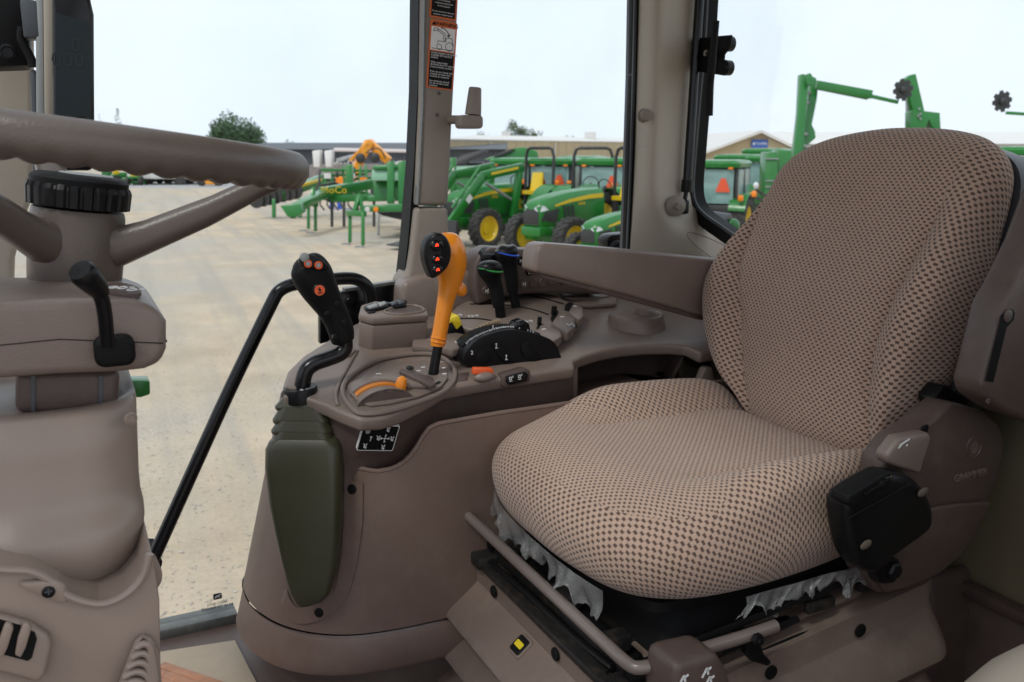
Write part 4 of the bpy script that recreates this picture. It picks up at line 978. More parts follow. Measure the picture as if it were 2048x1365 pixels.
# ================================================================== SEAT
def fabric():
    m = bpy.data.materials.new('brown_checked_seat_fabric'); m.use_nodes = True
    n, l = m.node_tree.nodes, m.node_tree.links; b = n['Principled BSDF']
    b.inputs['Roughness'].default_value = 0.95; b.inputs['Specular IOR Level'].default_value = 0.15
    b.inputs['Sheen Weight'].default_value = 0.22; b.inputs['Sheen Roughness'].default_value = 0.5
    uv = n.new('ShaderNodeUVMap'); uv.uv_map = 'UVMap'
    at = n.new('ShaderNodeAttribute'); at.attribute_name = 'zone'
    wob = n.new('ShaderNodeTexNoise'); wob.inputs['Scale'].default_value = 260; wob.inputs['Detail'].default_value = 2
    l.new(uv.outputs['UV'], wob.inputs['Vector'])
    def M(op, a, b_=None, c=None):
        x = n.new('ShaderNodeMath'); x.operation = op
        for i, q in enumerate((a, b_, c)):
            if q is None: continue
            if isinstance(q, (int, float)): x.inputs[i].default_value = q
            else: l.new(q, x.inputs[i])
        return x.outputs['Value']
    sx = n.new('ShaderNodeSeparateXYZ'); l.new(uv.outputs['UV'], sx.inputs['Vector'])
    sw = n.new('ShaderNodeSeparateColor'); l.new(wob.outputs['Color'], sw.inputs['Color'])
    ux = M('ADD', sx.outputs['X'], M('MULTIPLY', M('SUBTRACT', sw.outputs['Red'], .5), .0022))
    uy = M('ADD', sx.outputs['Y'], M('MULTIPLY', M('SUBTRACT', sw.outputs['Green'], .5), .0022))
    def pattern(pu, pv, hw, hh):
        v = M('DIVIDE', uy, pv); row = M('FLOOR', v); fv = M('SUBTRACT', v, row)
        odd = M('MULTIPLY', M('FLOORED_MODULO', row, 2.0), 0.5)
        u = M('ADD', M('DIVIDE', ux, pu), odd); fu = M('SUBTRACT', u, M('FLOOR', u))
        du = M('SUBTRACT', M('ABSOLUTE', M('SUBTRACT', fu, .5)), hw); dv = M('SUBTRACT', M('ABSOLUTE', M('SUBTRACT', fv, .5)), hh)
        d = M('MAXIMUM', M('MULTIPLY', du, pu), M('MULTIPLY', dv, pv))
        r = n.new('ShaderNodeMapRange'); r.interpolation_type = 'SMOOTHSTEP'
        r.inputs['From Min'].default_value = 0.0005; r.inputs['From Max'].default_value = -0.0009
        l.new(d, r.inputs['Value']); return r.outputs['Result']
    pa, pb = pattern(.0130, .0062, .25, .35), pattern(.0104, .0050, .24, .33)
    def mixv(f, a, c):
        x = n.new('ShaderNodeMix'); x.data_type = 'FLOAT'; l.new(f, x.inputs[0]); l.new(a, x.inputs[2]); l.new(c, x.inputs[3]); return x.outputs[0]
    z = n.new('ShaderNodeMapRange'); z.inputs['From Min'].default_value = .485; z.inputs['From Max'].default_value = .515
    l.new(at.outputs['Fac'], z.inputs['Value'])
    dot = mixv(z.outputs['Result'], pb, pa)
    # knit ribs
    rib = M('MULTIPLY_ADD', M('SINE', M('MULTIPLY', ux, 2*math.pi/.0019)), .5, .5)
    rib2 = M('MULTIPLY_ADD', M('SINE', M('ADD', M('MULTIPLY', uy, 2*math.pi/.0021), M('MULTIPLY', ux, 900.0))), .5, .5)
    fz = n.new('ShaderNodeTexNoise'); fz.inputs['Scale'].default_value = 900; fz.inputs['Detail'].default_value = 3
    l.new(uv.outputs['UV'], fz.inputs['Vector'])
    big = n.new('ShaderNodeTexNoise'); big.inputs['Scale'].default_value = 9; big.inputs['Detail'].default_value = 5
    l.new(uv.outputs['UV'], big.inputs['Vector'])
    thr = n.new('ShaderNodeMixRGB'); thr.inputs['Color1'].default_value = (.34, .232, .178, 1); thr.inputs['Color2'].default_value = (.58, .42, .33, 1)
    l.new(M('MULTIPLY_ADD', fz.outputs['Fac'], .7, M('MULTIPLY', M('ADD', rib, rib2), .2)), thr.inputs['Fac'])
    drk = n.new('ShaderNodeMixRGB'); drk.inputs['Color2'].default_value = (.085, .052, .043, 1)
    l.new(M('MULTIPLY', dot, .93), drk.inputs['Fac']); l.new(thr.outputs['Color'], drk.inputs['Color1'])
    wear = n.new('ShaderNodeMixRGB'); wear.blend_type = 'MULTIPLY'; wear.inputs['Color2'].default_value = (.86, .84, .82, 1)
    l.new(big.outputs['Fac'], wear.inputs['Fac']); l.new(drk.outputs['Color'], wear.inputs['Color1'])
    l.new(wear.outputs['Color'], b.inputs['Base Color'])
    h = M('ADD', M('MULTIPLY', dot, -1.0), M('ADD', M('MULTIPLY', M('ADD', rib, rib2), .12), M('MULTIPLY', fz.outputs['Fac'], .3)))
    bp = n.new('ShaderNodeBump'); bp.inputs['Strength'].default_value = .75; bp.inputs['Distance'].default_value = .0016
    l.new(h, bp.inputs['Height']); l.new(bp.outputs['Normal'], b.inputs['Normal'])
    return m
FABRIC = fabric()
SEAM = mat('seat_piping', (.16, .11, .08), .9, var=.1)

def upholstery(name, outline, frame, front, back_t, zone, parent, m, N=176, uv_rot=0):
    """closed upholstered body. outline: 2-D star-shaped loop; frame: origin, ux, uy, n; front(x, y, rho) -> height"""
    o, ux, uy, nn = frame
    out = resample([V((x, y, 0)) for x, y in outline], N)
    c = sum(out, V((0, 0, 0)))/N
    rhos = [math.sin(math.pi/2*k/46) for k in range(1, 47)]
    bm = bmesh.new(); uvl = bm.loops.layers.uv.new('UVMap'); zl = bm.verts.layers.float.new('zone')
    uvs = {}
    rings = []
    cv = bm.verts.new(o+ux*c.x+uy*c.y+nn*front(c.x, c.y, 0)); uvs[cv] = (c.x, c.y); cv[zl] = zone(c.x, c.y, 0)
    prev = [cv]*N; arc = [0.0]*N
    for rho in rhos:
        ring = []
        for i, q in enumerate(out):
            p = c+(q-c)*rho; v = bm.verts.new(o+ux*p.x+uy*p.y+nn*front(p.x, p.y, rho))
            arc[i] += (v.co-prev[i].co).length
            d = (q-c).normalized(); flat = (q-c).length*rho
            a = arc[i]
            uvs[v] = (c.x+d.x*a, c.y+d.y*a); v[zl] = zone(p.x, p.y, rho); ring.append(v)
        rings.append(ring); prev = ring
    for rho in [math.cos(math.pi/2*k/10) for k in range(1, 9)]:
        ring = []
        for i, q in enumerate(out):
            p = c+(q-c)*(0.80+0.2*rho) if rho < 1 else q
            p = c+(q-c)*(1-(1-rho)*.16); v = bm.verts.new(o+ux*p.x+uy*p.y-nn*back_t*math.sqrt(max(0, 1-rho**2)))
            arc[i] += (v.co-prev[i].co).length; d = (q-c).normalized(); a = arc[i]
            uvs[v] = (c.x+d.x*a, c.y+d.y*a); v[zl] = 1.0; ring.append(v)
        rings.append(ring); prev = ring
    for i in range(N):
        bm.faces.new((cv, rings[0][i], rings[0][(i+1) % N]))
    for a, b_ in zip(rings, rings[1:]):
        for i in range(N): bm.faces.new((a[i], b_[i], b_[(i+1) % N], a[(i+1) % N]))
    bm.faces.new(rings[-1])
    for f in bm.faces:
        f.smooth = True
        for lp in f.loops: lp[uvl].uv = uvs[lp.vert]
    bmesh.ops.recalc_face_normals(bm, faces=bm.faces[:])
    off = V((0, 0, 0)); q = parent
    while q is not None: off += q.location; q = q.parent
    bmesh.ops.translate(bm, vec=-off, verts=bm.verts[:])
    me = bpy.data.meshes.new(name); bm.to_mesh(me); bm.free(); me.materials.append(m)
    ob = bpy.data.objects.new(name, me); COL.objects.link(ob); ob.parent = parent
    return ob
def sm(a, b, x):
    t = max(0, min(1, (x-a)/(b-a))); return t*t*(3-2*t)

seat = thing('operator_seat', 'brown checked fabric operator seat with armrests and a tall tapered backrest', 'seat', K(0.85, 1.08, -0.62))
# backrest
TILT = math.radians(16.5)
bw = (BV*math.sin(TILT)+Z*math.cos(TILT)).normalized(); bn = (-BV*math.cos(TILT)+Z*math.sin(TILT)).normalized()
bo = K(1.105, 1.08, -0.47)
bo_px = [(u+(34 if u < 1600 and v < 830 else 0)*min(1, (1600-u)/120 if u > 1480 else 1), v) for u, v in [(1780, 952), (1640, 912), (1530, 856), (1462, 800), (1428, 735), (1408, 650), (1412, 575), (1445, 510), (1485, 445), (1535, 380), (1590, 322), (1660, 284), (1760, 262), (1860, 258), (1945, 268), (1995, 292), (2016, 335), (2008, 400), (1986, 480), (1962, 580), (1920, 690), (1870, 800), (1825, 890)]]
def to2(u, v):
    p = PN(u, v, bo, bn)-bo; return (p.dot(-RV), p.dot(bw))     # x grows to the picture's right
b2 = [tuple(q)[:2] for q in catmull([V(to2(u, v)+(0,)) for u, v in bo_px], 8, True)]
seamL = [to2(u, v) for u, v in ((1515, 545), (1527, 650), (1529, 750), (1530, 860))]
seamR = [to2(u, v) for u, v in ((1930, 420), (1890, 500), (1830, 620), (1800, 700), (1785, 800), (1778, 900))]
def seam_x(s, y):
    s = sorted(s, key=lambda q: q[1])
    if y <= s[0][1]: return s[0][0]
    for (x0, y0), (x1, y1) in zip(s, s[1:]):
        if y <= y1: return x0+(x1-x0)*(y-y0)/(y1-y0)
    return s[-1][0]
ytop = max(q[1] for q in b2)
def bfront(x, y, rho):
    base = 0.058*math.sqrt(max(0, 1-rho**7))
    xl, xr = seam_x(seamL, y), seam_x(seamR, y); mid = (xl+xr)/2
    up = 1-sm(ytop*.55, ytop*.92, y)
    h = 0
    h += up*0.040*sm(xr-.012, xr+.055, x)*(1-sm(.93, 1.0, rho))
    h += up*0.030*sm(-xl-.012, -xl+.055, -x)*(1-sm(.93, 1.0, rho))
    h -= up*0.009*(math.exp(-((x-xr)/.007)**2)+math.exp(-((x-xl)/.007)**2))
    h += 0.018*math.exp(-((y-.12)/.13)**2)*math.exp(-((x-mid)/.12)**2)      # lumbar bulge
    h -= 0.012*math.exp(-((y-.36)/.10)**2)*math.exp(-((x-mid)/.16)**2)
    return base+h
def bzone(x, y, rho):
    xl, xr = seam_x(seamL, y), seam_x(seamR, y)
    if y > ytop*.80: return 0.62 if x > xr else 0.0
    return 1.0 if (x > xr or x < xl) else 0.0
backrest = upholstery('backrest', b2, (bo, -RV, bw, bn), bfront, .05, bzone, seat, FABRIC)
# shell of the backrest
shell = [(x*0.97+0.012, y*0.97+0.004) for x, y in b2]
MB().loft([[bo-RV*x+bw*y+bn*h for x, y in resample2] for h, resample2 in ((-.028, [(x, y) for x, y in shell]), (-.06, [(x*1.03, y*1.01) for x, y in shell]), (-.10, [(x*1.0, y*.99) for x, y in shell]), (-.125, [(x*.8+.0, y*.9+.02) for x, y in shell]))]).build('back_shell', GREYD, seat, ang=60)
MB().prism([PN(u, v, bo-bn*.10, bn) for u, v in ((2015, 400), (2030, 398), (2012, 455), (1998, 450))], bn*.02, .003).build('shell_slot', BLACKM, seat)
# cushion
co = K(0.0, 0.0, -0.518)
cout = [V((x, y, 0)) for x, y in ((-1.308, .622), (-1.348, .71), (-1.36, .85), (-1.345, 1.0), (-1.30, 1.10), (-1.15, 1.12), (-1.0, 1.12), (-.885, 1.10), (-.84, 1.0), (-.82, .85), (-.822, .72), (-.845, .64), (-.90, .590), (-1.0, .570), (-1.1, .568), (-1.22, .578))]
c2 = [tuple(q)[:2] for q in catmull(cout, 10, True)]     # x = -r (picture right), y = b (rearwards)
def cfront(x, y, rho):
    base = 0.068*math.sqrt(max(0, 1-rho**6))
    s = (x+1.08)/0.25
    h = 0.046*(sm(.50, .90, abs(s)))*sm(.66, .86, y)*(1-sm(.95, 1, rho))
    if s > 0: h *= 1.0
    h += 0.010*math.exp(-((y-.64)/.10)**2)*(1-rho**4)
    h -= 0.010*math.exp(-((y-.95)/.16)**2)*math.exp(-(s/.6)**2)
    h -= 0.007*math.exp(-((abs(s)-.55)/.028)**2)*sm(.70, .8, y)
    return base+h
def czone(x, y, rho):
    s = (x+1.08)/0.25
    lim = .56+.44*sm(.86, .68, y) if y < .86 else .56
    return 1.0 if (abs(s) > lim or (rho > .9 and y < .72)) else 0.0
upholstery('cushion', c2, (co, -RV, BV, Z), cfront, .066, czone, seat, FABRIC)
# near recliner side cover, lever, emblem, lettering
RS = 0.80
sc = [(1772, 925), (1800, 885), (1845, 856), (1870, 838), (1885, 822), (1905, 806), (1935, 812), (1975, 826), (2000, 848), (2012, 880), (2008, 915), (1990, 975), (1972, 1005), (1965, 1022), (1940, 1075), (1915, 1112), (1870, 1150), (1810, 1178), (1760, 1190), (1735, 1150), (1745, 1060)]
MB().prism(PRl(sc, RS), RV*.045, .007, 3).build('side_cover', PANEL if False else BROWN2, seat)
sidm = seat.children[-1]
MB().prism(PRl([(1862, 1012), (1900, 1006), (1975, 1000), (1962, 1024), (1938, 1074), (1912, 1108), (1868, 1146), (1808, 1172), (1765, 1182), (1740, 1148), (1800, 1030)], RS-.0015), -RV*.009, .008, 3).build('lower_cover', BROWN2, seat)
MB().prism(PRl([(1835, 872), (1842, 852), (1854, 848), (1851, 866), (1840, 880)], RS), -RV*.004, .0015).build('release_slot', BLACKM, seat)
MB().prism(PRl([(1773, 912), (1800, 876), (1862, 866), (1864, 880), (1842, 950), (1790, 934), (1776, 928)], RS-.026), RV*.022, .006, 3).build('recline_lever', BROWN, seat)
glyph([[(-1, -.5), (-.2, .1), (1, .5)], [(-.2, .1), (-.8, -.1)], [(.5, -.4), (.7, -.2)]], 0, 0, 0, .010, o=PR(1808, 888, RS-.027), ax=BV, ay=Z, par=seat, wd=.0022)
ce = PR(1947, 895, RS)
MB().lathe(ce, -RV, [(.0175, -.001), (.0175, .0006), (.0160, .0016), (.0150, .0004), (.0005, .0006)], 32).build('emblem_ring', BROWN2, seat)
glyph([[(0, -.8), (0, .7)], [(0, -.7), (-.35, 0), (-.3, .6)], [(0, -.7), (.35, 0), (.3, .6)], [(-.2, -.7), (-.7, -.1), (-.6, .35)], [(.2, -.7), (.7, -.1), (.6, .35)]], 0, 0, 0, .0125, 'emblem', BROWN, seat, .0012, BV, Z, ce-RV*.0012)
text_mesh('maker_lettering', 'GRAMMER', BROWN, PR(1941, 951, RS-.0004), (PR(1972, 943, RS)-PR(1910, 958, RS)), Z, .0155, seat, ext=.0011)
MB().prism(PRl([(1868, 800), (1890, 770), (1940, 800), (1930, 850), (1880, 850)], RS+.03), RV*.03, .004).build('hinge', BLACK, seat)
# raised near armrest
al = [(2150, 200), (2062, 325), (2044, 365), (2003, 475), (1960, 562), (1938, 600), (1918, 681), (1898, 758), (1906, 782), (1950, 812), (2000, 830), (2130, 850)]
MB().prism(PRl(al, .79), -RV*.05, .014, 3).build('armrest', BROWN2, seat)
sl_ = [(2012, 622), (2022, 618), (2028, 626), (2026, 640), (2012, 655), (1985, 765), (1970, 762), (1996, 660), (2002, 632)]
MB().prism(PRl(sl_, .7395), -RV*.0012).build('arm_slot', BLACKM, seat)
MB().disc(PR(2015, 632, .7385), -RV, .0085, .002).build('slot_stop', BROWN2, seat)
MB().disc(PR(1975, 803, .7395), -RV, .004, .002).build('dimple', BROWN2, seat)
# far armrest
fa_ = [(1069, 545), (1072, 510), (1077, 494), (1090, 487), (1250, 500), (1470, 522), (1470, 640), (1400, 632), (1250, 590)]
MB().prism(PRl(fa_, 1.375), RV*.055, .013, 4).build('armrest', BROWN, seat)
MB().prism(PRl([(1072, 546), (1250, 588), (1400, 632), (1470, 642), (1470, 652), (1398, 640), (1250, 600), (1088, 558)], 1.38), RV*.045, .003).build('armrest_underside', BROWN2, seat)
MB().bar(PR(1480, 600, 1.40), PR(1480, 830, 1.40), .03, .05, .006).build('far_bracket', BROWN2, seat)
MB().prism([PR(u, v, 1.355) for u, v in ((1390, 790), (1412, 735), (1425, 735), (1440, 800), (1400, 830))], RV*.02, .004).build('far_side_cover', BROWN, seat)

# belt retractor
br = thing('belt_retractor', 'chunky black seat belt retractor housing on the near side of the seat', 'retractor', PR(1760, 1060, .76))
hx = [(1662, 1028), (1672, 1000), (1690, 985), (1735, 960), (1775, 950), (1812, 958), (1842, 985), (1858, 1020), (1856, 1055), (1838, 1075), (1800, 1100), (1770, 1120), (1745, 1142), (1720, 1152), (1690, 1135), (1672, 1095)]
p_ax = (PR(1835, 1010, .76)-PR(1700, 1075, .76)).normalized()
MB().prism(catmull(PRl([(u+34-(u-1660)*.10, v) for u, v in hx], .752), 3, True), RV*.045, .020, 5).build('housing', BLACK, br, ang=50)
MB().tube([p+RV*.014 for p in PRl([(1714, 1045), (1838, 975)], .737)], .0014, 6).build('seam_ridge', BLACKM, br)
for u, v in ((1732, 1090), (1846, 985)):
    MB().ell(PR(u, v, .7475), p_ax*.010, RV*.003, Z*.006).build('screw_pocket', mat('dusty_recess', (.09, .07, .05), .8) if u == 1732 else bpy.data.materials['dusty_recess'], br)
MB().prism(PRl([(1694, 1008), (1698, 992), (1770, 948), (1783, 945), (1789, 955), (1785, 964), (1720, 1010), (1706, 1018)], .745), RV*.03, .004, 3).build('belt_slot', BLACKM, br)
MB().tube(PRl([(1728, 990), (1780, 957)], .743), .002, 8).build('slot_edge', BGLOSS, br)
for u, v, w in ((1764, 967, .006), (1777, 958, .008)):
    MB().box(PR(u, v, .7435), p_ax*w*.6, RV*.001, Z*.0025).build('metal_tongue', CHROME, br)
MB().prism(PRl([(1745, 1128), (1772, 1110), (1800, 1120), (1806, 1145), (1790, 1168), (1760, 1170)], .775), RV*.02, .004).build('anchor_plate', BLACK, br)
MB().lathe(PR(1784, 1140, .775), -RV, [(.013, 0), (.013, .006), (.010, .009), (.001, .009)], 6).build('anchor_bolt', BLACK, br, ang=20)

# plastic wrap
WRAP = bpy.data.materials.new('clear_torn_wrap'); WRAP.use_nodes = True
b_ = WRAP.node_tree.nodes['Principled BSDF']; b_.inputs['Base Color'].default_value = (.42, .42, .42, 1); b_.inputs['Specular IOR Level'].default_value = 1.0; b_.inputs['Roughness'].default_value = .12; b_.inputs['Alpha'].default_value = .30
rw = random.Random(3)
def wrap(lab, edge, drop, par_loc):
    t = thing('plastic_wrap', lab, 'plastic wrap', par_loc, 'torn wrap under the seat cushion')
    e = resample(catmull(edge, 6), 60, closed=False); rows = []
    e = resample(e, 120, closed=False); ph = rw.uniform(0, 6)
    lens = [.25+.45*abs(math.sin(i*.085+ph))*abs(math.sin(i*.031+1))+.22*math.sin(i*.31+ph)**2+rw.uniform(-.05, .05) for i in range(120)]
    for k in range(12):
        row = []
        for i, p in enumerate(e):
            d = drop*lens[i]*k/11
            f = k/11; row.append(p-Z*d-BV*f*(.006+.010*math.sin(i*.19+ph+k*.12)+.004*math.sin(i*.53-k*.3))-RV*f*(.006*math.sin(i*.16+1-k*.2)+.003*math.sin(i*.61+k*.4))+V((rw.uniform(-1, 1), rw.uniform(-1, 1), rw.uniform(-1, 1)))*.00015)
        rows.append(row)
    MB().grid(rows).build('torn_sheet', WRAP, t, ang=60)
def CE(px): return [PZ(u, v, -.600) for u, v in px]
wrap('clear torn plastic wrap hanging along the front edge of the cushion', [K(.615, 1.30, -.570), K(.595, 1.22, -.575), K(.588, 1.10, -.578), K(.590, 1.0, -.580), K(.600, .93, -.582)], .06, K(.56, 1.1, -.62))
wrap('clear torn plastic wrap crumpled beneath the black retractor', [K(.77, .84, -.588), K(.81, .835, -.584), K(.85, .828, -.580), K(.90, .822, -.575), K(.97, .815, -.575)], .05, K(.85, .83, -.63))

# ================================================================== SEAT SUSPENSION
su = thing('seat_suspension', 'dusty black seat suspension with a brown bellows skirt and adjuster bar', 'seat suspension', K(.8, 1.08, FLOORZ))
TZ = -.70
kbox(MB(), .585, 1.12, .83, 1.34, TZ-.02, TZ, .004).build('top_plate', BSTEEL, su)
MB().loft([[K(.5*(b0+b1)+x, .5*(r0+r1)+y, z) for x, y in rrect(b1-b0, r1-r0, .03, 4)] for b0, b1, r0, r1, z in ((.66, 1.1, .875, 1.29, TZ), (.68, 1.1, .89, 1.27, TZ+.03), (.70, 1.08, .92, 1.25, -.62), (.64, 1.1, .87, 1.30, -.60), (.64, 1.1, .87, 1.30, -.585))]).build('cushion_pan', BLACKM, su)
for r, w in ((1.20, .05), (1.02, .07)):
    MB().box(K(.655, r, TZ+.012), BV*.018, RV*w, Z*.004, .002).build('dusty_plate', BSTEEL, su)
    MB().lathe(K(.655, r+.02, TZ+.0165), Z, [(.007, 0), (.007, .001), (.004, .001), (.0035, -.002)], 14).build('plate_hole', BLACK, su)
for r0 in (.84, 1.27):
    kbox(MB(), .57, 1.13, r0, r0+.05, TZ, TZ+.022, .004).build('slide_rail', BSTEEL, su)
    kbox(MB(), .60, 1.12, r0+.012, r0+.038, TZ+.022, TZ+.04, .003).build('inner_rail', BLACK, su)
kbox(MB(), .575, .605, .86, 1.32, TZ-.002, TZ+.012, .005).build('front_flange', BSTEEL, su)
kbox(MB(), .632, .652, .90, 1.20, TZ, TZ+.026, .006).build('cross_rail', BLACK, su)
for i, (b, r) in enumerate(((.598, .90), (.600, 1.20), (.597, 1.30), (.61, .95), (.60, 1.05))):
    MB().lathe(K(b, r, TZ+.0125), Z, [(.008, -.001), (.008, .0012), (.005, .0012), (.0045, -.001)], 16).build('rivet', BLACK, su)
for b, r in ((.79, .838), (.86, .838), (.88, .838)):
    MB().box(K(b, r, TZ+.012), BV*.012, RV*.002, Z*.004, .001).build('brass_clip', BRASS, su)
MB().box(K(.865, .836, TZ-.002), BV*.016, RV*.004, Z*.005, .001).build('brass_clip', BRASS, su)
for z, w in ((TZ+.047, .002),):
    MB().tube(catmull([K(.75, .835, TZ+.02), K(.85, .83, TZ+.035), K(.95, .83, TZ+.038), K(1.02, .83, TZ+.03)], 6), .003, 8).build('cable', BLACK, su)
kbox(MB(), .605, .628, .88, 1.32, TZ+.006, TZ+.032, .006).build('front_rail', BSTEEL, su)
MB().tube(catmull([K(.592, 1.30, TZ+.012), K(.594, 1.15, TZ+.016), K(.60, 1.0, TZ+.012), K(.60, .90, TZ+.02)], 6), .0055, 8).build('link_rod', BLACK, su)
for r, w in ((1.24, .03), (1.06, .05), (.92, .028)):
    MB().box(K(.615, r, TZ+.045), BV*.02, RV*w*.5, Z*.012, .004).build('mount_bracket', BSTEEL, su)
    MB().lathe(K(.603, r, TZ+.045), -BV, [(.006, 0), (.006, .004), (.004, .005), (.0005, .005)], 6).build('bracket_bolt', BLACK, su)
for b in (.70, .78, .90, 1.0):
    MB().box(K(b, .834, TZ+.040+(b-.58)*.1), BV*.026, RV*.006, Z*.008, .003).build('slide_block', BSTEEL, su)
for b0, b1, z in ((.63, .86, TZ+.03), (.66, 1.02, TZ+.07)):
    MB().tube([K(b0, .836, z), K(b1, .834, z+.03)], .005, 8).build('link_rod', BLACK, su)
coil = [K(.68+.10*k/60, .846+.010*math.cos(k*.9), TZ+.052+.010*math.sin(k*.9)) for k in range(61)]
MB().tube(coil, .0016, 5).build('return_spring', BLACK, su)
# bellows skirt
def skirt(f0, z): 
    s = []
    return s
def ringpts(b0, b1, r0, r1, z, rad):
    return [K((b0+b1)/2+x, (r0+r1)/2+y, z) for x, y in rrect(b1-b0, r1-r0, rad, 6)]
sk = [(0, TZ+.004, .03), (.0, TZ-.034, .03), (.003, TZ-.038, .03), (.054, TZ-.078, .05), (.059, TZ-.088, .05), (.012, TZ-.118, .04), (.012, TZ-.122, .04), (.060, TZ-.155, .05), (.064, TZ-.164, .05), (.02, TZ-.196, .04), (.02, TZ-.2, .04), (.066, FLOORZ+.002, .05)]
skirt_o = MB().loft([[p+Z*max(0, (p-O3).dot(BV)-.58)*.12*max(0, min(1, (z-FLOORZ)/.2)) for p in ringpts(.582-o, 1.13+o*.3, .818-o*.6, 1.36+o, z, max(rd, .03))] for o, z, rd in sk]).build('bellows_skirt', SKIRT, su, ang=32)
skb = bvh_of(skirt_o)
for r in (1.23, 1.02, .90):
    MB().disc(K(.5805, r, TZ-.020), -BV, .010, .004, 20).build('push_pin', BLACKM, su)
for b in (.665, .80, .965):
    MB().disc(K(b, .8165, TZ-.022+(b-.58)*.12), -RV, .010, .003, 20).build('push_pin', BLACKM, su)
pw, nw_ = hit(skb, 1042, 1293); aw = nw_.cross(RV).normalized(); pw = pw-nw_*.003
MB().prism([pw+RV*x+aw*y for x, y in rrect(.036, .036, .006)], nw_*.006, .002).build('indicator_frame', SKIRT, su)
MB().prism([pw+RV*x+aw*y+nw_*.006 for x, y in rrect(.028, .028, .004)], nw_*.002, .001).build('indicator_bezel', BLACK, su)
MB().prism([pw+RV*x+aw*y+nw_*.0081 for x, y in rrect(.020, .010, .002)], nw_*.0008).build('yellow_indicator', YELLOW, su)
# adjuster bar
bar_ = [PZ(921, 1018, -.612), PZ(1100, 1184, -.618), PZ(1240, 1315, -.622), PZ(1268, 1335, -.624), PZ(1300, 1333, -.622), PZ(1400, 1300, -.620), PZ(1490, 1273, -.616), PZ(1552, 1252, -.612)]
c_ = [bar_[0], bar_[1]]+catmull([bar_[2], bar_[3], bar_[4]], 5)[1:-1]+bar_[5:]
MB().tube([bar_[0], bar_[0].lerp(bar_[2], .5), bar_[2]]+catmull([bar_[2], bar_[3], bar_[4]], 6)[1:]+bar_[5:], .0085, 14).build('adjuster_bar', BARM, su)
pb_ = PZ(1505, 1272, -.614)
MB().lathe(pb_-RV*.008, -RV, [(.008, -.002), (.008, .005), (.004, .006), (.004, .010), (.0005, .010)], 6).build('pivot_bolt', BLACK, su, ang=20)
MB().prism([PR(u, v, .80) for u, v in ((1495, 1285), (1520, 1280), (1530, 1310), (1545, 1325), (1538, 1335), (1505, 1325), (1492, 1310))], RV*.012, .003).build('pivot_bracket', BLACK, su)
# near control knob cover with white print
kp = [(1350, 1330), (1440, 1308), (1460, 1345), (1480, 1420), (1340, 1420)]
MB().prism(PRl(kp, .755), RV*.06, .012, 3).build('control_cover', BROWN2, su)
for u, v in ((1368, 1360), (1414, 1345), (1420, 1362)):
    glyph([[(-1, -.8), (0, .8), (.3, -.5)], [(-.2, .2), (.9, .7)]], 0, 0, 0, .007, 'print', WHITE, su, .0028, BV, Z, PR(u, v, .7545))

# ================================================================== YARD
def ground_mat():
    m = bpy.data.materials.new('dusty_gravel_yard'); m.use_nodes = True
    n, l = m.node_tree.nodes, m.node_tree.links; b = n['Principled BSDF']; b.inputs['Roughness'].default_value = .95; b.inputs['Specular IOR Level'].default_value = .1
    t = n.new('ShaderNodeTexCoord')
    def noise(sc, det=6, ro=.6, vec=None):
        x = n.new('ShaderNodeTexNoise'); x.inputs['Scale'].default_value = sc; x.inputs['Detail'].default_value = det; x.inputs['Roughness'].default_value = ro
        l.new(vec or t.outputs['Object'], x.inputs['Vector']); return x.outputs['Fac']
    def ramp(f, a, c0, c1, e):
        r = n.new('ShaderNodeValToRGB'); r.color_ramp.elements[0].position, r.color_ramp.elements[1].position = a, e
        r.color_ramp.elements[0].color, r.color_ramp.elements[1].color = c0+(1,), c1+(1,); l.new(f, r.inputs['Fac']); return r.outputs['Color']
    def mix(f, a, c, mode='MIX'):
        x = n.new('ShaderNodeMixRGB'); x.blend_type = mode
        if isinstance(f, float): x.inputs['Fac'].default_value = f
        else: l.new(f, x.inputs['Fac'])
        l.new(a, x.inputs['Color1']); l.new(c, x.inputs['Color2']); return x.outputs['Color']
    mp = n.new('ShaderNodeMapping'); mp.inputs['Scale'].default_value = (1.0, .05, 1)
    mr = n.new('ShaderNodeMapping'); mr.inputs['Rotation'].default_value = (0, 0, math.radians(-22.5)); l.new(t.outputs['Object'], mr.inputs['Vector']); l.new(mr.outputs['Vector'], mp.inputs['Vector'])
    tracks = noise(1.9, 5, .6, mp.outputs['Vector'])
    dust = ramp(noise(.9, 6), .35, (.46, .37, .27), (.60, .49, .37), .68)
    grav = ramp(noise(38, 3, .8), .3, (.32, .285, .24), (.60, .545, .465), .7)
    zone = ramp(noise(.16, 4), .44, (0, 0, 0), (1, 1, 1), .58)
    c = mix(zone, dust, grav)
    c = mix(ramp(tracks, .46, (0, 0, 0), (.55, .55, .55), .62), c, ramp(noise(60, 2, .8), .3, (.30, .275, .24), (.44, .41, .365), .7))
    fine = ramp(noise(24, 5, .9), .30, (.74, .74, .74), (1, 1, 1), .62)
    c = mix(.8, c, fine, 'MULTIPLY')
    l.new(c, b.inputs['Base Color'])
    bp = n.new('ShaderNodeBump'); bp.inputs['Strength'].default_value = .5; bp.inputs['Distance'].default_value = .02
    l.new(noise(70, 4, .8), bp.inputs['Height']); l.new(bp.outputs['Normal'], b.inputs['Normal'])
    return m
gm = ground_mat()
bm_ = MB(); bm_.poly([(-900, -60, 0), (900, -60, 0), (900, 1800, 0), (-900, 1800, 0)])
struct('ground', bm_, gm, flat=True, recalc=False)
def GD(u, y): 
    """ground point in picture column u at forward distance y"""
    p = PZ(u, 298+EYE*FPX/y, -EYE); return V((p.x*(y/p.y), y, 0))
ASPH = mat('pale_asphalt', (.33, .33, .33), .85, var=.15, vs=2)
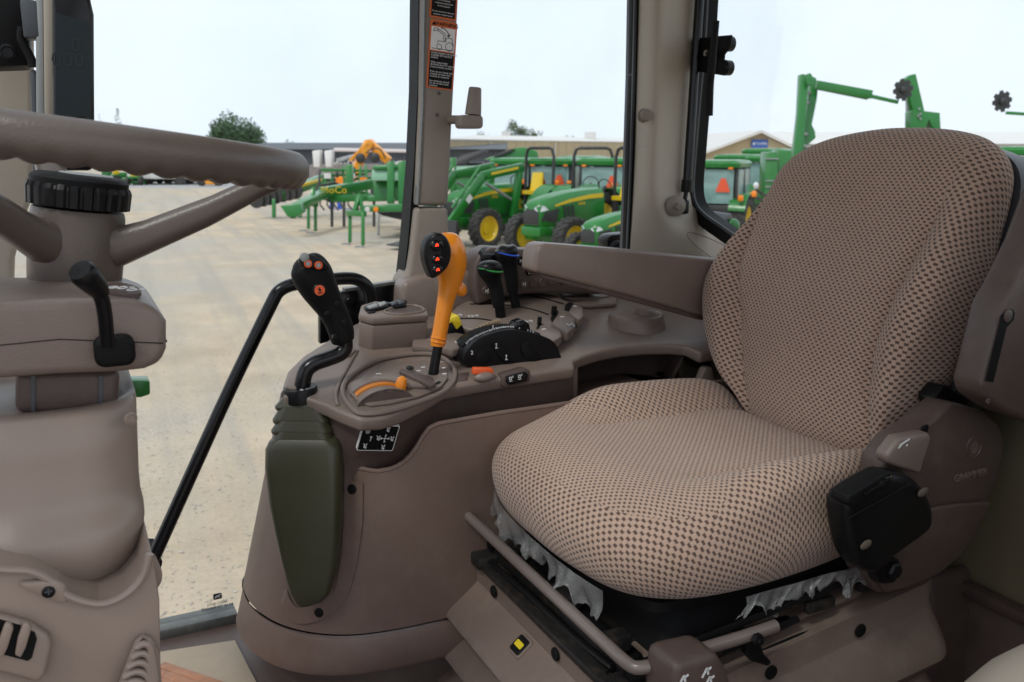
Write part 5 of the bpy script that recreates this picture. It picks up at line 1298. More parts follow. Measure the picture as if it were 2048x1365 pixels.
mb = MB(); mb.poly([(-120, 50, .004), (-11.5, 57, .004), (-11.5, 72, .004), (-120, 75, .004)]); struct('far_road', mb, ASPH, flat=True, recalc=False)
# loose stones
STONE = mat('loose_stone', (.40, .36, .31), .9, var=.35, vs=30)
rs = random.Random(11); mb = MB()
for _ in range(5200):
    y = 4.0+14*rs.random()**1.5; x = y*(-.46+.50*rs.random()); s = rs.uniform(.004, .013)*(1.5 if rs.random() < .06 else 1)
    c = V((x, y, s*.25)); vs = [mb.v(c+V(d)*s*rs.uniform(.6, 1.2)) for d in ((1, 0, 0), (0, 1, 0), (-1, 0, 0), (0, -1, 0), (0, 0, .6))]
    for i in range(4): mb.face((vs[i], vs[(i+1) % 4], vs[4]))
tag(mb.build('gravel', STONE, flat=True, recalc=False), 'loose pale gravel scattered on the yard below the door', 'gravel', kind='stuff')

GREEN = mat('tractor_green_paint', (.008, .150, .018), .32, var=.06, vs=3, coat=.3, spec=.45)
GREENL = mat('pale_green_lid', (.22, .42, .28), .45, var=.05, vs=3)
YEL = mat('tractor_yellow_paint', (.68, .46, .01), .35, var=.05, vs=4, coat=.2)
TYRE = mat('dusty_tyre_rubber', (.028, .027, .026), .8, var=.25, vs=6, dust=.35, dcol=(.16, .14, .12))
DGREY = mat('charcoal_machine_parts', (.028, .028, .029), .5, var=.2, vs=6)
LAMP = mat('clear_lamp_lens', (.62, .64, .66), .12, var=.1, vs=9, spec=.8)
SMV = mat('orange_red_triangle', (.78, .10, .035), .4, var=.02)
AMBER = mat('amber_lamp', (.85, .22, .01), .25, var=.02)
ORM = mat('orange_machine_paint', (.78, .30, .015), .35, var=.05, vs=3)
BLUM = mat('blue_machine_paint', (.02, .075, .40), .4, var=.1, vs=3)
STEEL = mat('weathered_steel', (.30, .30, .30), .45, metal=.5, var=.2, vs=6)
TGLASS = mat('blue_green_cab_glass', (.20, .33, .32), .08, var=.25, vs=2, spec=.8)
WHITEP = mat('weathered_white_paint', (.60, .58, .56), .5, var=.1, vs=3)

def wheel(par, x, y, r, w, name='wheel', rimc=YEL):
    wt = bpy.data.objects.new(name, None); COL.objects.link(wt); wt.parent = par; wt.location = (0, 0, 0)
    o = V((x, y, r)); ax = V((0, 1, 0)); q = w/2
    mb = MB().lathe(o, ax, [(r*.60, -q*.72), (r*.70, -q*.98), (r*.88, -q), (r*.93, -q*.86), (r*.95, 0), (r*.93, q*.86), (r*.88, q), (r*.70, q*.98), (r*.60, q*.72)], 36, False)
    n = 18
    for k in range(n):
        for s in (-1, 1):
            a = 2*math.pi*(k+(.5 if s > 0 else 0))/n
            def pt(aa, rr, yy): return o+V((rr*math.cos(aa), yy, rr*math.sin(aa)))
            i0, i1 = pt(a, r*.955, s*q*.02), pt(a+.19, r*.925, s*q*.98)
            mb.bar(i0, i1, r*.10, r*.085, hint=(i0-o).normalized())
    mb.build('tyre', TYRE, wt, ang=30)
    sg = 1 if y > 0 else -1
    rm = MB().lathe(o, ax*sg, [(r*.60, -q*.75), (r*.63, q*.70), (r*.60, q*.78), (r*.55, q*.6), (r*.50, q*.25), (r*.30, q*.12), (r*.26, q*.35), (r*.12, q*.42), (.001, q*.42)], 28)
    rm.build('rim', rimc, wt)
    return wt
def smv(par, c, ux, s=.2):
    """slow vehicle triangle: c centre, ux horizontal unit vector"""
    ux = V(ux); nn = ux.cross(Z)
    tri = lambda k: [V(c)+ux*x*s*k+Z*y*s*k for x, y in ((-1, -.8), (1, -.8), (.3, 1), (-.3, 1))]
    t = MB().prism([p-nn*.004 for p in tri(1.0)], nn*.008).build('slow_vehicle_triangle', SMV, par, flat=True)
    return t
def hood(par, stripe=True):
    secs = []
    for x, w, zt, zb in ((1.0, .66, 1.55, .78), (1.5, .66, 1.54, .78), (2.1, .64, 1.49, .76), (2.55, .62, 1.41, .74), (2.82, .58, 1.335, .74), (2.93, .52, 1.27, .76), (2.96, .46, 1.21, .79)):
        secs.append([V((x, w/2*math.copysign(min(1, abs(cx)), cx), zb+(zt-zb)*cz)) for cx, cz in ((-.9, 0), (-1, .12), (-1, .60), (-.95, .82), (-.70, .96), (-.25, 1.0), (.25, 1.0), (.70, .96), (.95, .82), (1, .60), (1, .12), (.9, 0))])
    h = MB().loft(secs).build('hood', GREEN, par, ang=35)
    for s in (-1, 1):
        rows = []
        for x, w, z0, z1 in ((1.05, .66, 1.33, 1.43), (1.5, .66, 1.32, 1.41), (2.1, .64, 1.26, 1.33), (2.55, .62, 1.18, 1.22)):
            rows.append([V((x, s*(w/2+.004), z0)), V((x, s*(w/2+.004), z1))])
        MB().slab(rows, V((0, s*.006, 0))).build('yellow_stripe', YEL, par, flat=True)
        MB().prism([(2.50, s*.313, .84), (2.44, s*.316, 1.14), (2.82, s*.293, 1.08), (2.93, s*.262, .88)], V((0, s*.012, 0))).build('side_grille', DGREY, par, flat=True)
        for k in range(3):
            x = 1.95+.12*k; MB().prism([(x, s*.328, .95), (x+.07, s*.328, .95), (x+.11, s*.327, 1.2), (x+.04, s*.327, 1.2)], V((0, s*.010, 0))).build('side_vent', DGREY, par, flat=True)
        MB().prism([(2.72, s*.300, 1.12), (2.90, s*.270, 1.09), (2.965, s*.17, 1.10), (2.97, s*.10, 1.16), (2.95, s*.2, 1.21), (2.84, s*.288, 1.21)], V((.018, s*.012, .0)), .004).build('headlight', LAMP, par)
        text_mesh('model_number', '5090E' if par.name < 'utility_tractor.002' else '5075E', YEL, (1.75, s*.345, 1.22), (-s, 0, 0), (0, 0, 1), .09, par, ext=.002)
    MB().prism([(2.945, -.235, .80), (2.945, .235, .80), (2.955, .235, 1.07), (2.962, .10, 1.13), (2.962, -.10, 1.13), (2.955, -.235, 1.07)], (.022, 0, 0), .004).build('grille', DGREY, par)
    MB().abox(2.55, 2.98, -.30, .30, .56, .76, .02).build('front_weight_bracket', GREEN, par)
def chassis(par, rf=.50, rr=.70):
    MB().abox(-.35, 2.6, -.20, .20, .48, .85, .03).build('transmission', GREEN, par)
    MB().abox(2.38, 2.58, -.62, .62, .42, .58, .02).build('front_axle', GREEN, par)
    for s in (-1, 1):
        wheel(par, 2.48, s*.76, rf, .30); wheel(par, 0, s*.78, rr, .44)
        arc = [(math.cos(math.radians(a))*(rr+.07), math.sin(math.radians(a))*(rr+.07)+rr) for a in range(15, 156, 14)]
        MB().slab([[V((x, s*.52, z)) for x, z in arc], [V((x, s*1.0, z-.02)) for x, z in arc]], (0, 0, .03)).build('fender', GREEN, par)
        MB().box((1.2, s*.55, .55), (.25, 0, 0), (0, .12, 0), (0, 0, .03)).build('step', DGREY, par)
def rops(par):
    pts = [(-.25, -.50, .9), (-.30, -.50, 2.2), (-.30, -.44, 2.38), (-.30, -.34, 2.42), (-.30, .34, 2.42), (-.30, .44, 2.38), (-.30, .50, 2.2), (-.25, .50, .9)]
    MB().tube([V(p) for p in pts], .042, 8).build('roll_bar', DGREY, par)
    MB().loft([[V((x+px*.03, y, z)) for x, y in rrect(.40, .46, .1, 4)] for px, x_, z in ((0, 0, 1.22), (0, 0, 1.31))]).build('seat', YEL, par)
    MB().loft([[V((-.16-.08*k+x, y*(1-.15*k), 1.28+.50*k)) for x, y in rrect(.09, .44, .04, 4)] for k in (0, .3, .7, 1)]).build('seat_back', YEL, par)
    MB().tube([V((.62+.05*math.cos(a), .19*math.sin(a), 1.55+.17*math.cos(a))) for a in [k*math.pi/9 for k in range(18)]], .014, 6, closed=True).build('steering_wheel', DGREY, par)
    MB().bar((.8, 0, 1.3), (.62, 0, 1.55), .06, .06).build('steering_stem', DGREY, par)
    smv(par, (-.36, 0, 1.55), (0, -1, 0), .19)
    for s in (-1, 1):
        MB().abox(-.36, -.28, s*.62-.06, s*.62+.06, 1.5, 1.58, .01).build('warning_lamp', AMBER, par)
def cab(par, tri=True):
    for x, y in ((-.45, -.70), (-.45, .70), (.35, -.74), (.35, .74), (1.05, -.62), (1.05, .62)):
        MB().bar((x, y, 1.0), (x*.92, y*.92, 2.22), .07, .07, .01).build('cab_pillar', DGREY, par)
    MB().loft([[V((.28+x, y, z)) for x, y in rrect(lx, ly, .18, 4)] for lx, ly, z in ((1.62, 1.36, 2.18), (1.78, 1.52, 2.22), (1.80, 1.54, 2.32), (1.66, 1.40, 2.40), (1.2, .9, 2.42))]).build('roof', GREEN, par)
    MB().abox(-.5, -.46, -.60, .60, 1.20, 2.15).build('rear_pane', TGLASS, par, flat=True)
    MB().abox(1.0, 1.03, -.55, .55, 1.45, 2.15).build('windscreen', TGLASS, par, flat=True)
    for s in (-1, 1): MB().abox(-.38, .98, s*.70-.012, s*.70+.012, 1.15, 2.15).build('side_pane', TGLASS, par, flat=True)
    MB().abox(-.52, 1.08, -.72, .72, .92, 1.16, .04).build('cab_base', DGREY, par)
    MB().abox(-.1, .35, -.25, .25, 1.16, 1.75, .06).build('seat', DGREY, par)
    if tri: smv(par, (-.56, -.32, 1.70), (0, -1, 0), .21)
    for s in (-1, 1):
        MB().abox(-.62, -.5, s*.52-.07, s*.52+.07, 2.16, 2.22, .02).build('roof_lamp', AMBER, par)
        MB().abox(-.72, -.60, s*.86-.07, s*.86+.07, 1.30, 1.46, .02).build('tail_lamp', AMBER, par)
    MB().tube([(1.5, .33, 1.5), (1.5, .36, 2.3)], .045, 10).build('exhaust', DGREY, par)
def loader(par):
    for s in (-1, 1):
        b = MB()
        b.bar((.9, s*.52, 1.95), (2.35, s*.52, 1.75), .10, .22, .02, hint=Z); b.build('loader_boom', GREEN, par)
        b = MB(); b.bar((2.30, s*.52, 1.78), (3.55, s*.52, .55), .10, .22, .02, hint=Z); b.build('loader_arm', GREEN, par)
        MB().prism([(1.15, s*.58, 1.90), (2.1, s*.58, 1.77), (2.1, s*.58, 1.83), (1.15, s*.58, 1.96)], (0, s*.008, 0)).build('yellow_stripe', YEL, par, flat=True)
        MB().tube([(1.35, s*.52, 1.15), (2.25, s*.52, 1.58)], .035, 8).build('lift_cylinder', STEEL, par)
        MB().tube([(2.40, s*.50, 1.98), (3.35, s*.50, 1.02)], .035, 8).build('tilt_cylinder', GREEN, par)
        MB().bar((1.25, s*.50, .7), (1.0, s*.50, 1.95), .12, .20, .02, hint=X).build('loader_mast', GREEN, par)
        MB().box((2.85, s*.576, 1.22), (.07, 0, -.07), (0, .004, 0), (.05, 0, .05)).build('decal', WHITEP, par)
    prof = [(3.5, .75), (3.55, .25), (3.75, .12), (4.25, .10), (4.25, .13), (3.80, .18), (3.62, .32), (3.58, .75)]
    MB().prism([(x, -.9, z) for x, z in prof], (0, 1.8, 0)).build('bucket', DGREY, par)
def tractor(lab, u_fl, dist, a, kind='rops', front=True, has_loader=False, rear_px=None, group='green tractors parked in the yard', sc=1.0, name='utility_tractor'):
    t = thing(name, lab, 'tractor', (0, 0, 0), group)
    hood(t); chassis(t)
    if kind == 'rops': rops(t)
    elif kind == 'cab': cab(t)
    if has_loader: loader(t)
    a = math.radians(a); h = V((-math.cos(a), -math.sin(a), 0)); lft = V((math.sin(a), -math.cos(a), 0))
    if rear_px is None: p = GD(u_fl, dist)-lft*.76*sc-h*2.48*sc
    else: p = GD(rear_px, dist)
    t.location = p; t.rotation_euler = (0, 0, math.atan2(h.y, h.x)); t.scale = (sc, sc, sc)
    return t
tractor('green open tractor with a yellow stripe along its hood, nearest the window, front wheels showing', 1143, 19, 42)
tractor('green loader tractor with its loader arms raised beside the middle cab post', 972, 21.8, 46, has_loader=True)
tractor('green tractor nose cut off by the corner post, close behind the seat armrest', 1246, 17.0, 42, kind='rops', sc=.78)
tractor('green cab tractor seen from behind between the two roll bars', 0, 25, 250, 'cab', rear_px=1108, sc=.895)
tractor('green cab tractor beside the corner post, its triangle right of the roll bar', 0, 23.8, 250, 'cab', rear_px=1210, sc=.90)
tractor('green cab tractor half hidden behind the loader arms', 0, 27, 250, 'cab', rear_px=1032, sc=.885)
tractor('open green tractor with yellow seat and tall black roll bar', 0, 23.4, 82, 'rops', rear_px=1182)
tractor('small green cab tractor seen through the rear window with triangle and large rear wheel', 0, 23.0, 243, 'cab', rear_px=1428, sc=.88)
tractor('green cab tractor in the back row under the gabled building', 0, 30, 240, 'cab', rear_px=1470, sc=.92)
tractor('green cab tractor beside the upright green tank', 0, 27, 40, 'cab', rear_px=1560, sc=.92)
tractor('green cab tractor behind the seat shoulder at the right picture edge', 0, 24, 240, 'cab', rear_px=2040, sc=1.02)

def rod(par, a, b, w, nm, m, h=None): return MB().bar(P(*a), P(*b), w, h or w, .01).build(nm, m, par)
# baler beyond the loader tractor
def px_prism(mb, px, y, thick, bev=0):
    return mb.prism([P(u, v, y) for u, v in px], V((0, thick, 0)), bev)
def part(par, px, y, thick, nm, m, bev=.02): return px_prism(MB(), px, y, thick, bev).build(nm, m, par)
t = thing('round_baler', 'large green baler with a sloping pale roof behind the loader tractor', 'baler', GD(1010, 30))
part(t, [(905, 335), (985, 333), (1050, 372), (1050, 410), (905, 410)], 29, 2.2, 'body', GREEN, .05)
part(t, [(908, 336), (980, 334), (972, 352), (908, 352)], 28.9, .2, 'side_lid', GREENL, .02)
part(t, [(966, 320), (1030, 296), (1050, 295), (1075, 303), (1078, 318), (1000, 322)], 31, 2.0, 'tailgate', GREEN, .05)
part(t, [(985, 313), (1018, 299), (1030, 297), (1020, 306), (1000, 314)], 30.9, .1, 'roller_cover', DGREY, .02)
for s in (0, 1):
    c = GD(935+70*s, 29.2); w = wheel(t, c.x-t.location.x, 0, .55, .4); w.location = (0, -1.4, 0)
t = thing('green_mast', 'upright green implement mast just right of the middle cab post', 'implement', GD(905, 26))
part(t, [(900, 316), (912, 316), (912, 395), (900, 395)], 26, .25, 'mast', GREEN); part(t, [(901, 335), (908, 335), (908, 341), (901, 341)], 25.98, .02, 'decal', WHITEP, 0)
c = GD(905, 26)-t.location; MB().box(c+V((0, .1, .06)), (.5, 0, 0), (0, .4, 0), (0, 0, .06)).build('base', GREEN, t); part(t, [(902, 390), (910, 390), (910, 455), (902, 455)], 26, .2, 'leg', GREEN)

t = thing('dark_header', 'dark grey folded machine with a slanted chute behind the green mast', 'machine', GD(940, 40))
part(t, [(906, 326), (922, 312), (965, 299), (977, 301), (972, 308), (938, 322), (934, 330), (906, 332)], 40, .8, 'chute', DGREY, .05)
part(t, [(900, 326), (968, 326), (966, 352), (900, 352)], 40.5, 1.5, 'body', DGREY, .1)
for u in (912, 955): rod(t, (u, 350, 40.6), (u, 298+EYE*FPX/40.6, 40.6), .25, 'leg', DGREY)
# mower conditioner, stands and drill left of the post
t = thing('mower_conditioner', 'long green mower tongue with yellow MoCo lettering', 'mower', GD(680, 27))
rod(t, (588, 418, 24.5), (650, 386, 27), .30, 'tongue', GREEN, .22); rod(t, (645, 386, 27), (745, 368, 29), .30, 'tongue', GREEN, .30)
part(t, [(560, 412), (600, 408), (606, 425), (590, 436), (575, 434)], 24.3, .4, 'hitch_block', GREEN); rod(t, (586, 430, 24.4), (586, 437, 24.4), .14, 'hitch_foot', DGREY)
text_mesh('lettering', 'MoCo', YEL, P(668, 381, 26.8), (1, .25, 0), (0, 0, 1), .30, t, ext=.005)
part(t, [(690, 330), (704, 330), (706, 395), (690, 395)], 28.6, .3, 'mast', GREEN)
part(t, [(735, 392), (830, 392), (830, 402), (735, 404)], 27, .4, 'cross_frame', GREEN); rod(t, (655, 398, 27.4), (745, 396, 27.4), .2, 'drawbar', GREEN)
for u in (664, 688, 748): rod(t, (u, 400, 27.4), (u, 298+EYE*FPX/27.4, 27.4), .08, 'leg', DGREY)
rod(t, (640, 372, 26.8), (672, 366, 27.2), .07, 'hose', DGREY); rod(t, (632, 388, 26.6), (660, 404, 27.2), .05, 'hose', DGREY)
t = thing('second_mower', 'green mower with yellow stripe half hidden behind the steering wheel tip', 'mower', GD(590, 31))
rod(t, (560, 392, 31), (650, 356, 33), .34, 'tongue', GREEN, .3); rod(t, (600, 372, 31), (642, 360, 32), .10, 'yellow_stripe', YEL)
for k in range(7):
    c = P(512+13*k, 400-3*k, 31); MB().lathe(c, V((.3, 1, .1)), [(.001, -.02), (.30, -.02), (.30, .02), (.001, .02)], 14).build('disc_blade', DGREY, t); rod(t, (512+13*k, 400-3*k, 31.0), (520+13*k, 378-3*k, 31.3), .08, 'disc_arm', GREEN)
for u in (548, 600): rod(t, (u, 398, 31), (u, 298+EYE*FPX/31, 31), .12, 'leg', GREEN)
def stand(lab, u, y, px_w):
    t = thing('parking_stand', lab, 'stand', GD(u, y), 'green two-legged parking stands')
    vg = 298+EYE*FPX/y
    du = px_w/2
    for s in (-1, 1):
        yy = y-.35*s
        rod(t, (u+du*s, vg-58*24/y*(1.0), yy), (u+du*s, 298+EYE*FPX/yy, yy), .085, 'leg', GREEN)
        MB().box(V((PZ(u+du*s, 298+EYE*FPX/yy, -EYE).x, yy, .02)), (.10, 0, 0), (0, .08, 0), (0, 0, .02)).build('foot_plate', STEEL, t)
    rod(t, (u-du*1.3, vg-58*24/y, y+.3), (u+du*1.2, vg-56*24/y, y-.3), .14, 'cross_beam', GREEN)
    rod(t, (u-du*.3, vg-58*24/y, y), (u+du*.4, vg-92*24/y, y+.1), .10, 'brace', GREEN); rod(t, (u+du*1.0, vg-58*24/y, y), (u+du*.4, vg-92*24/y, y+.1), .08, 'brace', GREEN)
    return t
stand('green parking stand left of its twin, under the mower tongue', 624, 26.3, 14)
stand('green parking stand nearer the window, right of its twin', 713, 22.5, 26)
t = thing('seed_drill', 'green seed drill with a pale green box beside the middle cab post', 'seed drill', GD(790, 25))
part(t, [(744, 340), (830, 336), (834, 362), (742, 362)], 25.5, 1.2, 'seed_box', GREENL, .04); part(t, [(744, 332), (832, 326), (832, 337), (746, 340)], 25.4, 1.3, 'lid', GREEN, .03)
part(t, [(746, 363), (834, 363), (834, 402), (748, 400)], 26, .8, 'hopper', GREEN, .03)
for a, b in ((774, 788), (796, 811)):
    part(t, [(a, 324), (b, 322), (b, 408), (a, 408)], 24.6, .22, 'upright', GREEN, .02)
part(t, [(728, 412), (836, 408), (836, 424), (728, 424)], 23.8, .3, 'front_beam', GREEN, .02)
for u in (735, 752): MB().lathe(P(u, 419, 23.75), V((0, -1, 0)), [(.07, 0), (.07, .03), (.001, .04)], 12).build('reflector', WHITEP if u < 740 else AMBER, t)
part(t, [(752, 425), (838, 425), (838, 444), (800, 440), (765, 432)], 24.2, 1.5, 'opener_row', DGREY, .02)
rod(t, (757, 424, 24.6), (757, 298+EYE*FPX/24.6, 24.6), .06, 'leg', STEEL)
t = thing('orange_boom_mower', 'folded orange boom mower with blue frame behind the green tongues', 'boom mower', GD(710, 36))
rod(t, (738, 283, 36), (708, 345, 36), .42, 'lower_boom', ORM, .3); rod(t, (737, 284, 36.2), (777, 322, 36.2), .40, 'upper_boom', ORM, .3); rod(t, (735, 285, 35.8), (700, 322, 35.8), .12, 'ram', ORM)
rod(t, (706, 340, 36), (690, 372, 36), .5, 'king_post', ORM, .4)
part(t, [(671, 352), (685, 348), (684, 396), (671, 396)], 36, .4, 'plate', ORM); part(t, [(702, 350), (712, 350), (712, 388), (702, 388)], 36, .4, 'plate', ORM)
part(t, [(696, 338), (712, 334), (705, 350), (694, 356)], 35.9, .1, 'blue_panel', BLUM)
for a, b in (((664, 395), (664, 424)), ((678, 395), (680, 422)), ((660, 422), (702, 422)), ((676, 424), (700, 424))): rod(t, a+(36.2,), b+(36.2,), .16, 'stand_bar', BLUM)
for u, v in ((721, 317), (750, 316)):
    MB().lathe(P(u, v, 35.7), V((0, -1, 0)), [(.001, -.05), (.19, -.05), (.20, .0), (.12, .05), (.001, .05)], 16).build('drum', DGREY, t)
MB().tube(catmull([P(732, 307, 35.7), P(745, 298, 35.7), P(760, 299, 35.7), P(772, 318, 35.7)], 5), .03, 6).build('hose', DGREY, t)
# white machine with hoppers behind
t = thing('hopper_machine', 'pale machine with two hoppers and a long tube in front of the dark shed', 'machine', GD(700, 46))
part(t, [(666, 296), (810, 299), (816, 306), (666, 304)], 46, .6, 'tube', mat('pinkish_white_tube', (.55, .48, .47), .5), .1)
for a in (624, 648): part(t, [(a, 302), (a+17, 300), (a+15, 335), (a+3, 335)], 45, .6, 'hopper', WHITEP, .05)
part(t, [(618, 330), (760, 328), (760, 372), (618, 372)], 46.5, .8, 'frame', mat('rusty_grey_frame', (.20, .17, .16), .7, var=.4, vs=2), .05)
part(t, [(672, 318), (712, 307), (712, 313), (676, 326)], 44.8, .2, 'deflector', STEEL, .01)
for u in (634, 700, 745): rod(t, (u, 370, 46), (u, 298+EYE*FPX/46, 46), .2, 'leg', DGREY)
part(t, [(628, 352), (640, 352), (640, 362), (628, 362)], 44.9, .05, 'sign_plate', WHITEP, 0)

t = thing('field_cultivator', 'tangled green cultivator frame behind the yellow lettered tongue', 'cultivator', GD(700, 31))
rc = random.Random(5)
for k in range(6):
    v = 338+11*k; rod(t, (640+rc.uniform(-6, 6), v+rc.uniform(-4, 4), 31+.2*k), (742+rc.uniform(-8, 4), v+rc.uniform(-5, 5), 31.4+.2*k), .09, 'cross_bar', GREEN)
for k in range(9):
    u = 640+11.5*k; rod(t, (u, 336+rc.uniform(-6, 8), 31.3), (u+rc.uniform(-4, 4), 402+rc.uniform(-4, 8), 31.3), .08, 'frame_bar', GREEN if k % 3 else DGREY)
for k in range(7):
    u = 643+14*k; MB().tube(catmull([P(u, 398, 30.9), P(u-3, 408, 30.7), P(u+2, 416, 30.7), P(u+5, 420, 30.6)], 4), .03, 6).build('spring_tine', DGREY, t)
for k in range(4): MB().box(P(655+24*k, 352+9*(k % 2), 30.8), (.12, 0, 0), (0, .02, 0), (0, 0, .09)).build('decal', (WHITEP, AMBER)[k % 2], t)
for u in (650, 735): 
    c = GD(u, 31.2)-t.location; w = wheel(t, c.x, 0, .38, .25, rimc=WHITEP)
tractor('green cab tractor squeezed in behind the nearest tractor hood', 0, 29.5, 250, 'cab', rear_px=1160, sc=.90)
tractor('green cab tractor at the far end of the row over the seat shoulder', 0, 33, 240, 'cab', rear_px=1525, sc=1.0)
# sheds and hall
def block(mb, u0, u1, y0, y1, z0, z1, bev=0):
    a, b = GD(u0, y0), GD(u1, y0); mb.prism([(a.x, y0, z0), (b.x, y0, z0), (b.x, y1, z0), (a.x, y1, z0)], (0, 0, z1-z0), bev); return mb
DARKW = mat('dark_shed_cladding', (.06, .066, .078), .6, var=.12, vs=1)
TANW = mat('tan_metal_cladding', (.46, .37, .22), .6, var=.04, vs=.4)
ROOFW = mat('pale_metal_roof', (.62, .60, .57), .5, var=.05, vs=.5)
t = thing('dark_shed', 'long dark clad shed beyond the machines left of the post', 'shed', GD(680, 75))
block(MB(), 470, 1010, 75, 95, 0, 2.35).build('wall', DARKW, t, flat=True)
a, b = GD(466, 74.6), GD(1014, 74.6)
MB().prism([(a.x, 74.5, 2.36), (a.x, 85, 2.95), (a.x, 95.5, 2.36)], (b.x-a.x, 0, 0)).build('roof', DARKW, t, flat=True)
for k in range(12):
    x = a.x+(b.x-a.x)*(k+.5)/12; MB().abox(x-.12, x+.12, 74.9, 74.99, 0, 2.34).build('cladding_rib', DARKW, t, flat=True)
text_mesh('wall_lettering', 'MacDon', WHITEP, (GD(693, 74).x, 74.85, 1.15), (1, 0, 0), (0, 0, 1), .8, t, ext=.02)
MB().lathe((GD(800, 74).x, 74.9, .7), (0, -1, 0), [(.001, 0), (.75, 0), (.75, .05), (.001, .05)], 20).build('round_sign', WHITEP, t)
t = thing('tan_hall', 'long tan metal hall with a low pale roof behind the tractors', 'building', GD(1090, 82))
a, b = GD(880, 76), GD(1420, 132); e = (b-a); ln = e.length; e.normalize(); nb = V((.25, 1, 0))
MB().prism([a, b, b+nb*25, a+nb*25], (0, 0, 3.22)).build('wall', TANW, t, flat=True)
MB().prism([a-e*.3-nb*.3+Z*3.225, a-e*.3+nb*12+Z*3.7, a-e*.3+nb*25.3+Z*3.225, a-e*.3+nb*25.3+Z*3.12, a-e*.3-nb*.3+Z*3.12], e*(ln+.6)).build('roof', ROOFW, t, flat=True)
for k in range(40):
    q = a+e*ln*(k+.5)/40; MB().box(q-nb*.04+Z*1.55, e*.06, nb*.035, Z*1.55).build('wall_rib', TANW, t, flat=True)
for k in (.12, .3, .62):
    q = a+e*ln*k; MB().box(q-nb*.15+Z*1.5, e*.08, nb*.06, Z*1.5).build('downpipe', ROOFW, t, flat=True)
for u, w in ((1012, .5), (1180, .6)):
    q = GD(u, 104); MB().abox(q.x-w, q.x+w, 104, 105, 3.2, 4.3, .05).build('roof_unit', WHITEP, t)
t = thing('gabled_hall', 'tan gabled hall with a blue name sign and white roof', 'building', GD(1503, 62))
ga = [(1400, 308), (1506, 268), (1600, 312), (1600, 370), (1400, 370)]
P62 = [P(u, v, 62) for u, v in ga]
MB().prism([(p.x, 62, p.z if i < 3 else 0) for i, p in enumerate(P62)], (0, 30, 0)).build('wall', TANW, t, flat=True)
aL, aT, aR = P62[0], P62[1], P62[2]
for q, s, nm in ((aL, -1, 'roof'), (aR, 1, 'roof')):
    MB().prism([(aT.x, 61.5, aT.z+.03), (q.x+s*.5, 61.5, q.z-.18), (q.x+s*.5, 61.5, q.z-.02), (aT.x, 61.5, aT.z+.22)], (0, 31, 0)).build(nm, ROOFW, t, flat=True)
c = P(1508, 288, 61.8)
MB().box((c.x, 61.9, c.z), (.55, 0, 0), (0, .05, 0), (0, 0, .27)).build('sign_board', mat('blue_sign_board', (.03, .10, .38), .4), t, flat=True)
text_mesh('sign_lettering', 'POLARIS', WHITE, (c.x+.08, 61.84, c.z), (1, 0, 0), (0, 0, 1), .22, t, ext=.01)
MB().abox(c.x-.46, c.x-.36, 61.83, 61.85, c.z-.09, c.z+.09).build('sign_emblem', WHITE, t, flat=True)
MB().abox(c.x-.25, c.x+.05, 61.8, 61.95, c.z-1.05, c.z-.75, .05).build('wall_lamp', DGREY, t)
t = thing('white_hall', 'wide white roofed hall beyond the folded planter', 'building', GD(1750, 80))
block(MB(), 1540, 2300, 80, 100, 0, 2.8).build('wall', WHITEP, t, flat=True)
a, b = GD(1536, 79.6), GD(2304, 79.6)
MB().prism([(a.x, 79.5, 2.81), (a.x, 90, 4.0), (a.x, 100.5, 2.81)], (b.x-a.x, 0, 0)).build('roof', ROOFW, t, flat=True)

# folded planter
t = thing('folded_planter', 'tall green folded planter frame with a beam and notched disc above the seat', 'planter', GD(1600, 15))
D0 = 15
def gplate(px, nm, y=D0, th=.14, m=GREEN): return part(t, px, y, th, nm, m, .012)
gplate([(1600, 150), (1607, 148), (1618, 153), (1612, 230), (1606, 330), (1585, 330), (1588, 300), (1596, 230)], 'upright')
gplate([(1622, 152), (1632, 156), (1637, 170), (1634, 200), (1624, 250), (1630, 262), (1632, 276), (1616, 290), (1606, 335), (1596, 330), (1606, 270), (1616, 210)], 'upright', D0+.35)
gplate([(1612, 150), (1621, 146), (1630, 160), (1626, 172), (1614, 170)], 'link', D0-.08)
for u, v, h_ in ((1609, 185, 14), (1606, 205, 8), (1603, 268, 18), (1602, 292, 16)): rod(t, (u+4, v, D0+.1), (u+14, v+2, D0+.5), .05, 'cross_pin', STEEL)
rod(t, (1632, 170, D0+.2), (1742, 190, D0+.2), .13, 'beam', GREEN, .14); rod(t, (1738, 192, D0+.2), (1796, 205, D0+.2), .06, 'disc_arm', GREEN); rod(t, (1636, 178, D0+.2), (1735, 198, D0+.2), .04, 'beam_rail', GREEN)
def disc(par, u, v, y, r):
    c = P(u, v, y); pts = []
    for k in range(64):
        a = 2*math.pi*k/64; rr = r*(1 if (k % 8) < 5 else .80)
        pts.append(c+V((rr*math.cos(a)*.93, 0, rr*math.sin(a))))
    MB().prism(pts, (0.02, .03, 0)).build('notched_disc', DGREY, par)
    MB().lathe(c-V((0, .0, 0)), (0, -1, 0), [(r*.35, 0), (r*.3, .05), (r*.12, .07), (.001, .07)], 16).build('disc_hub', DGREY, par)
disc(t, 1806, 180, D0+.1, .185)
gplate([(1800, 165), (1822, 150), (1832, 148), (1836, 165), (1850, 225), (1828, 232), (1818, 190)], 'raised_arm', D0+.5)
gplate([(1822, 224), (1838, 216), (1846, 222), (1880, 226), (1882, 258), (1868, 262), (1858, 240), (1850, 262), (1822, 262)], 'arm_head', D0+.4, .25)
for u, v in ((1838, 218), (1840, 228), (1840, 238), (1836, 232)): MB().lathe(P(u, v, D0+.38), (0, -1, 0), [(.02, 0), (.02, .02), (.001, .02)], 8).build('bolt', STEEL, t)
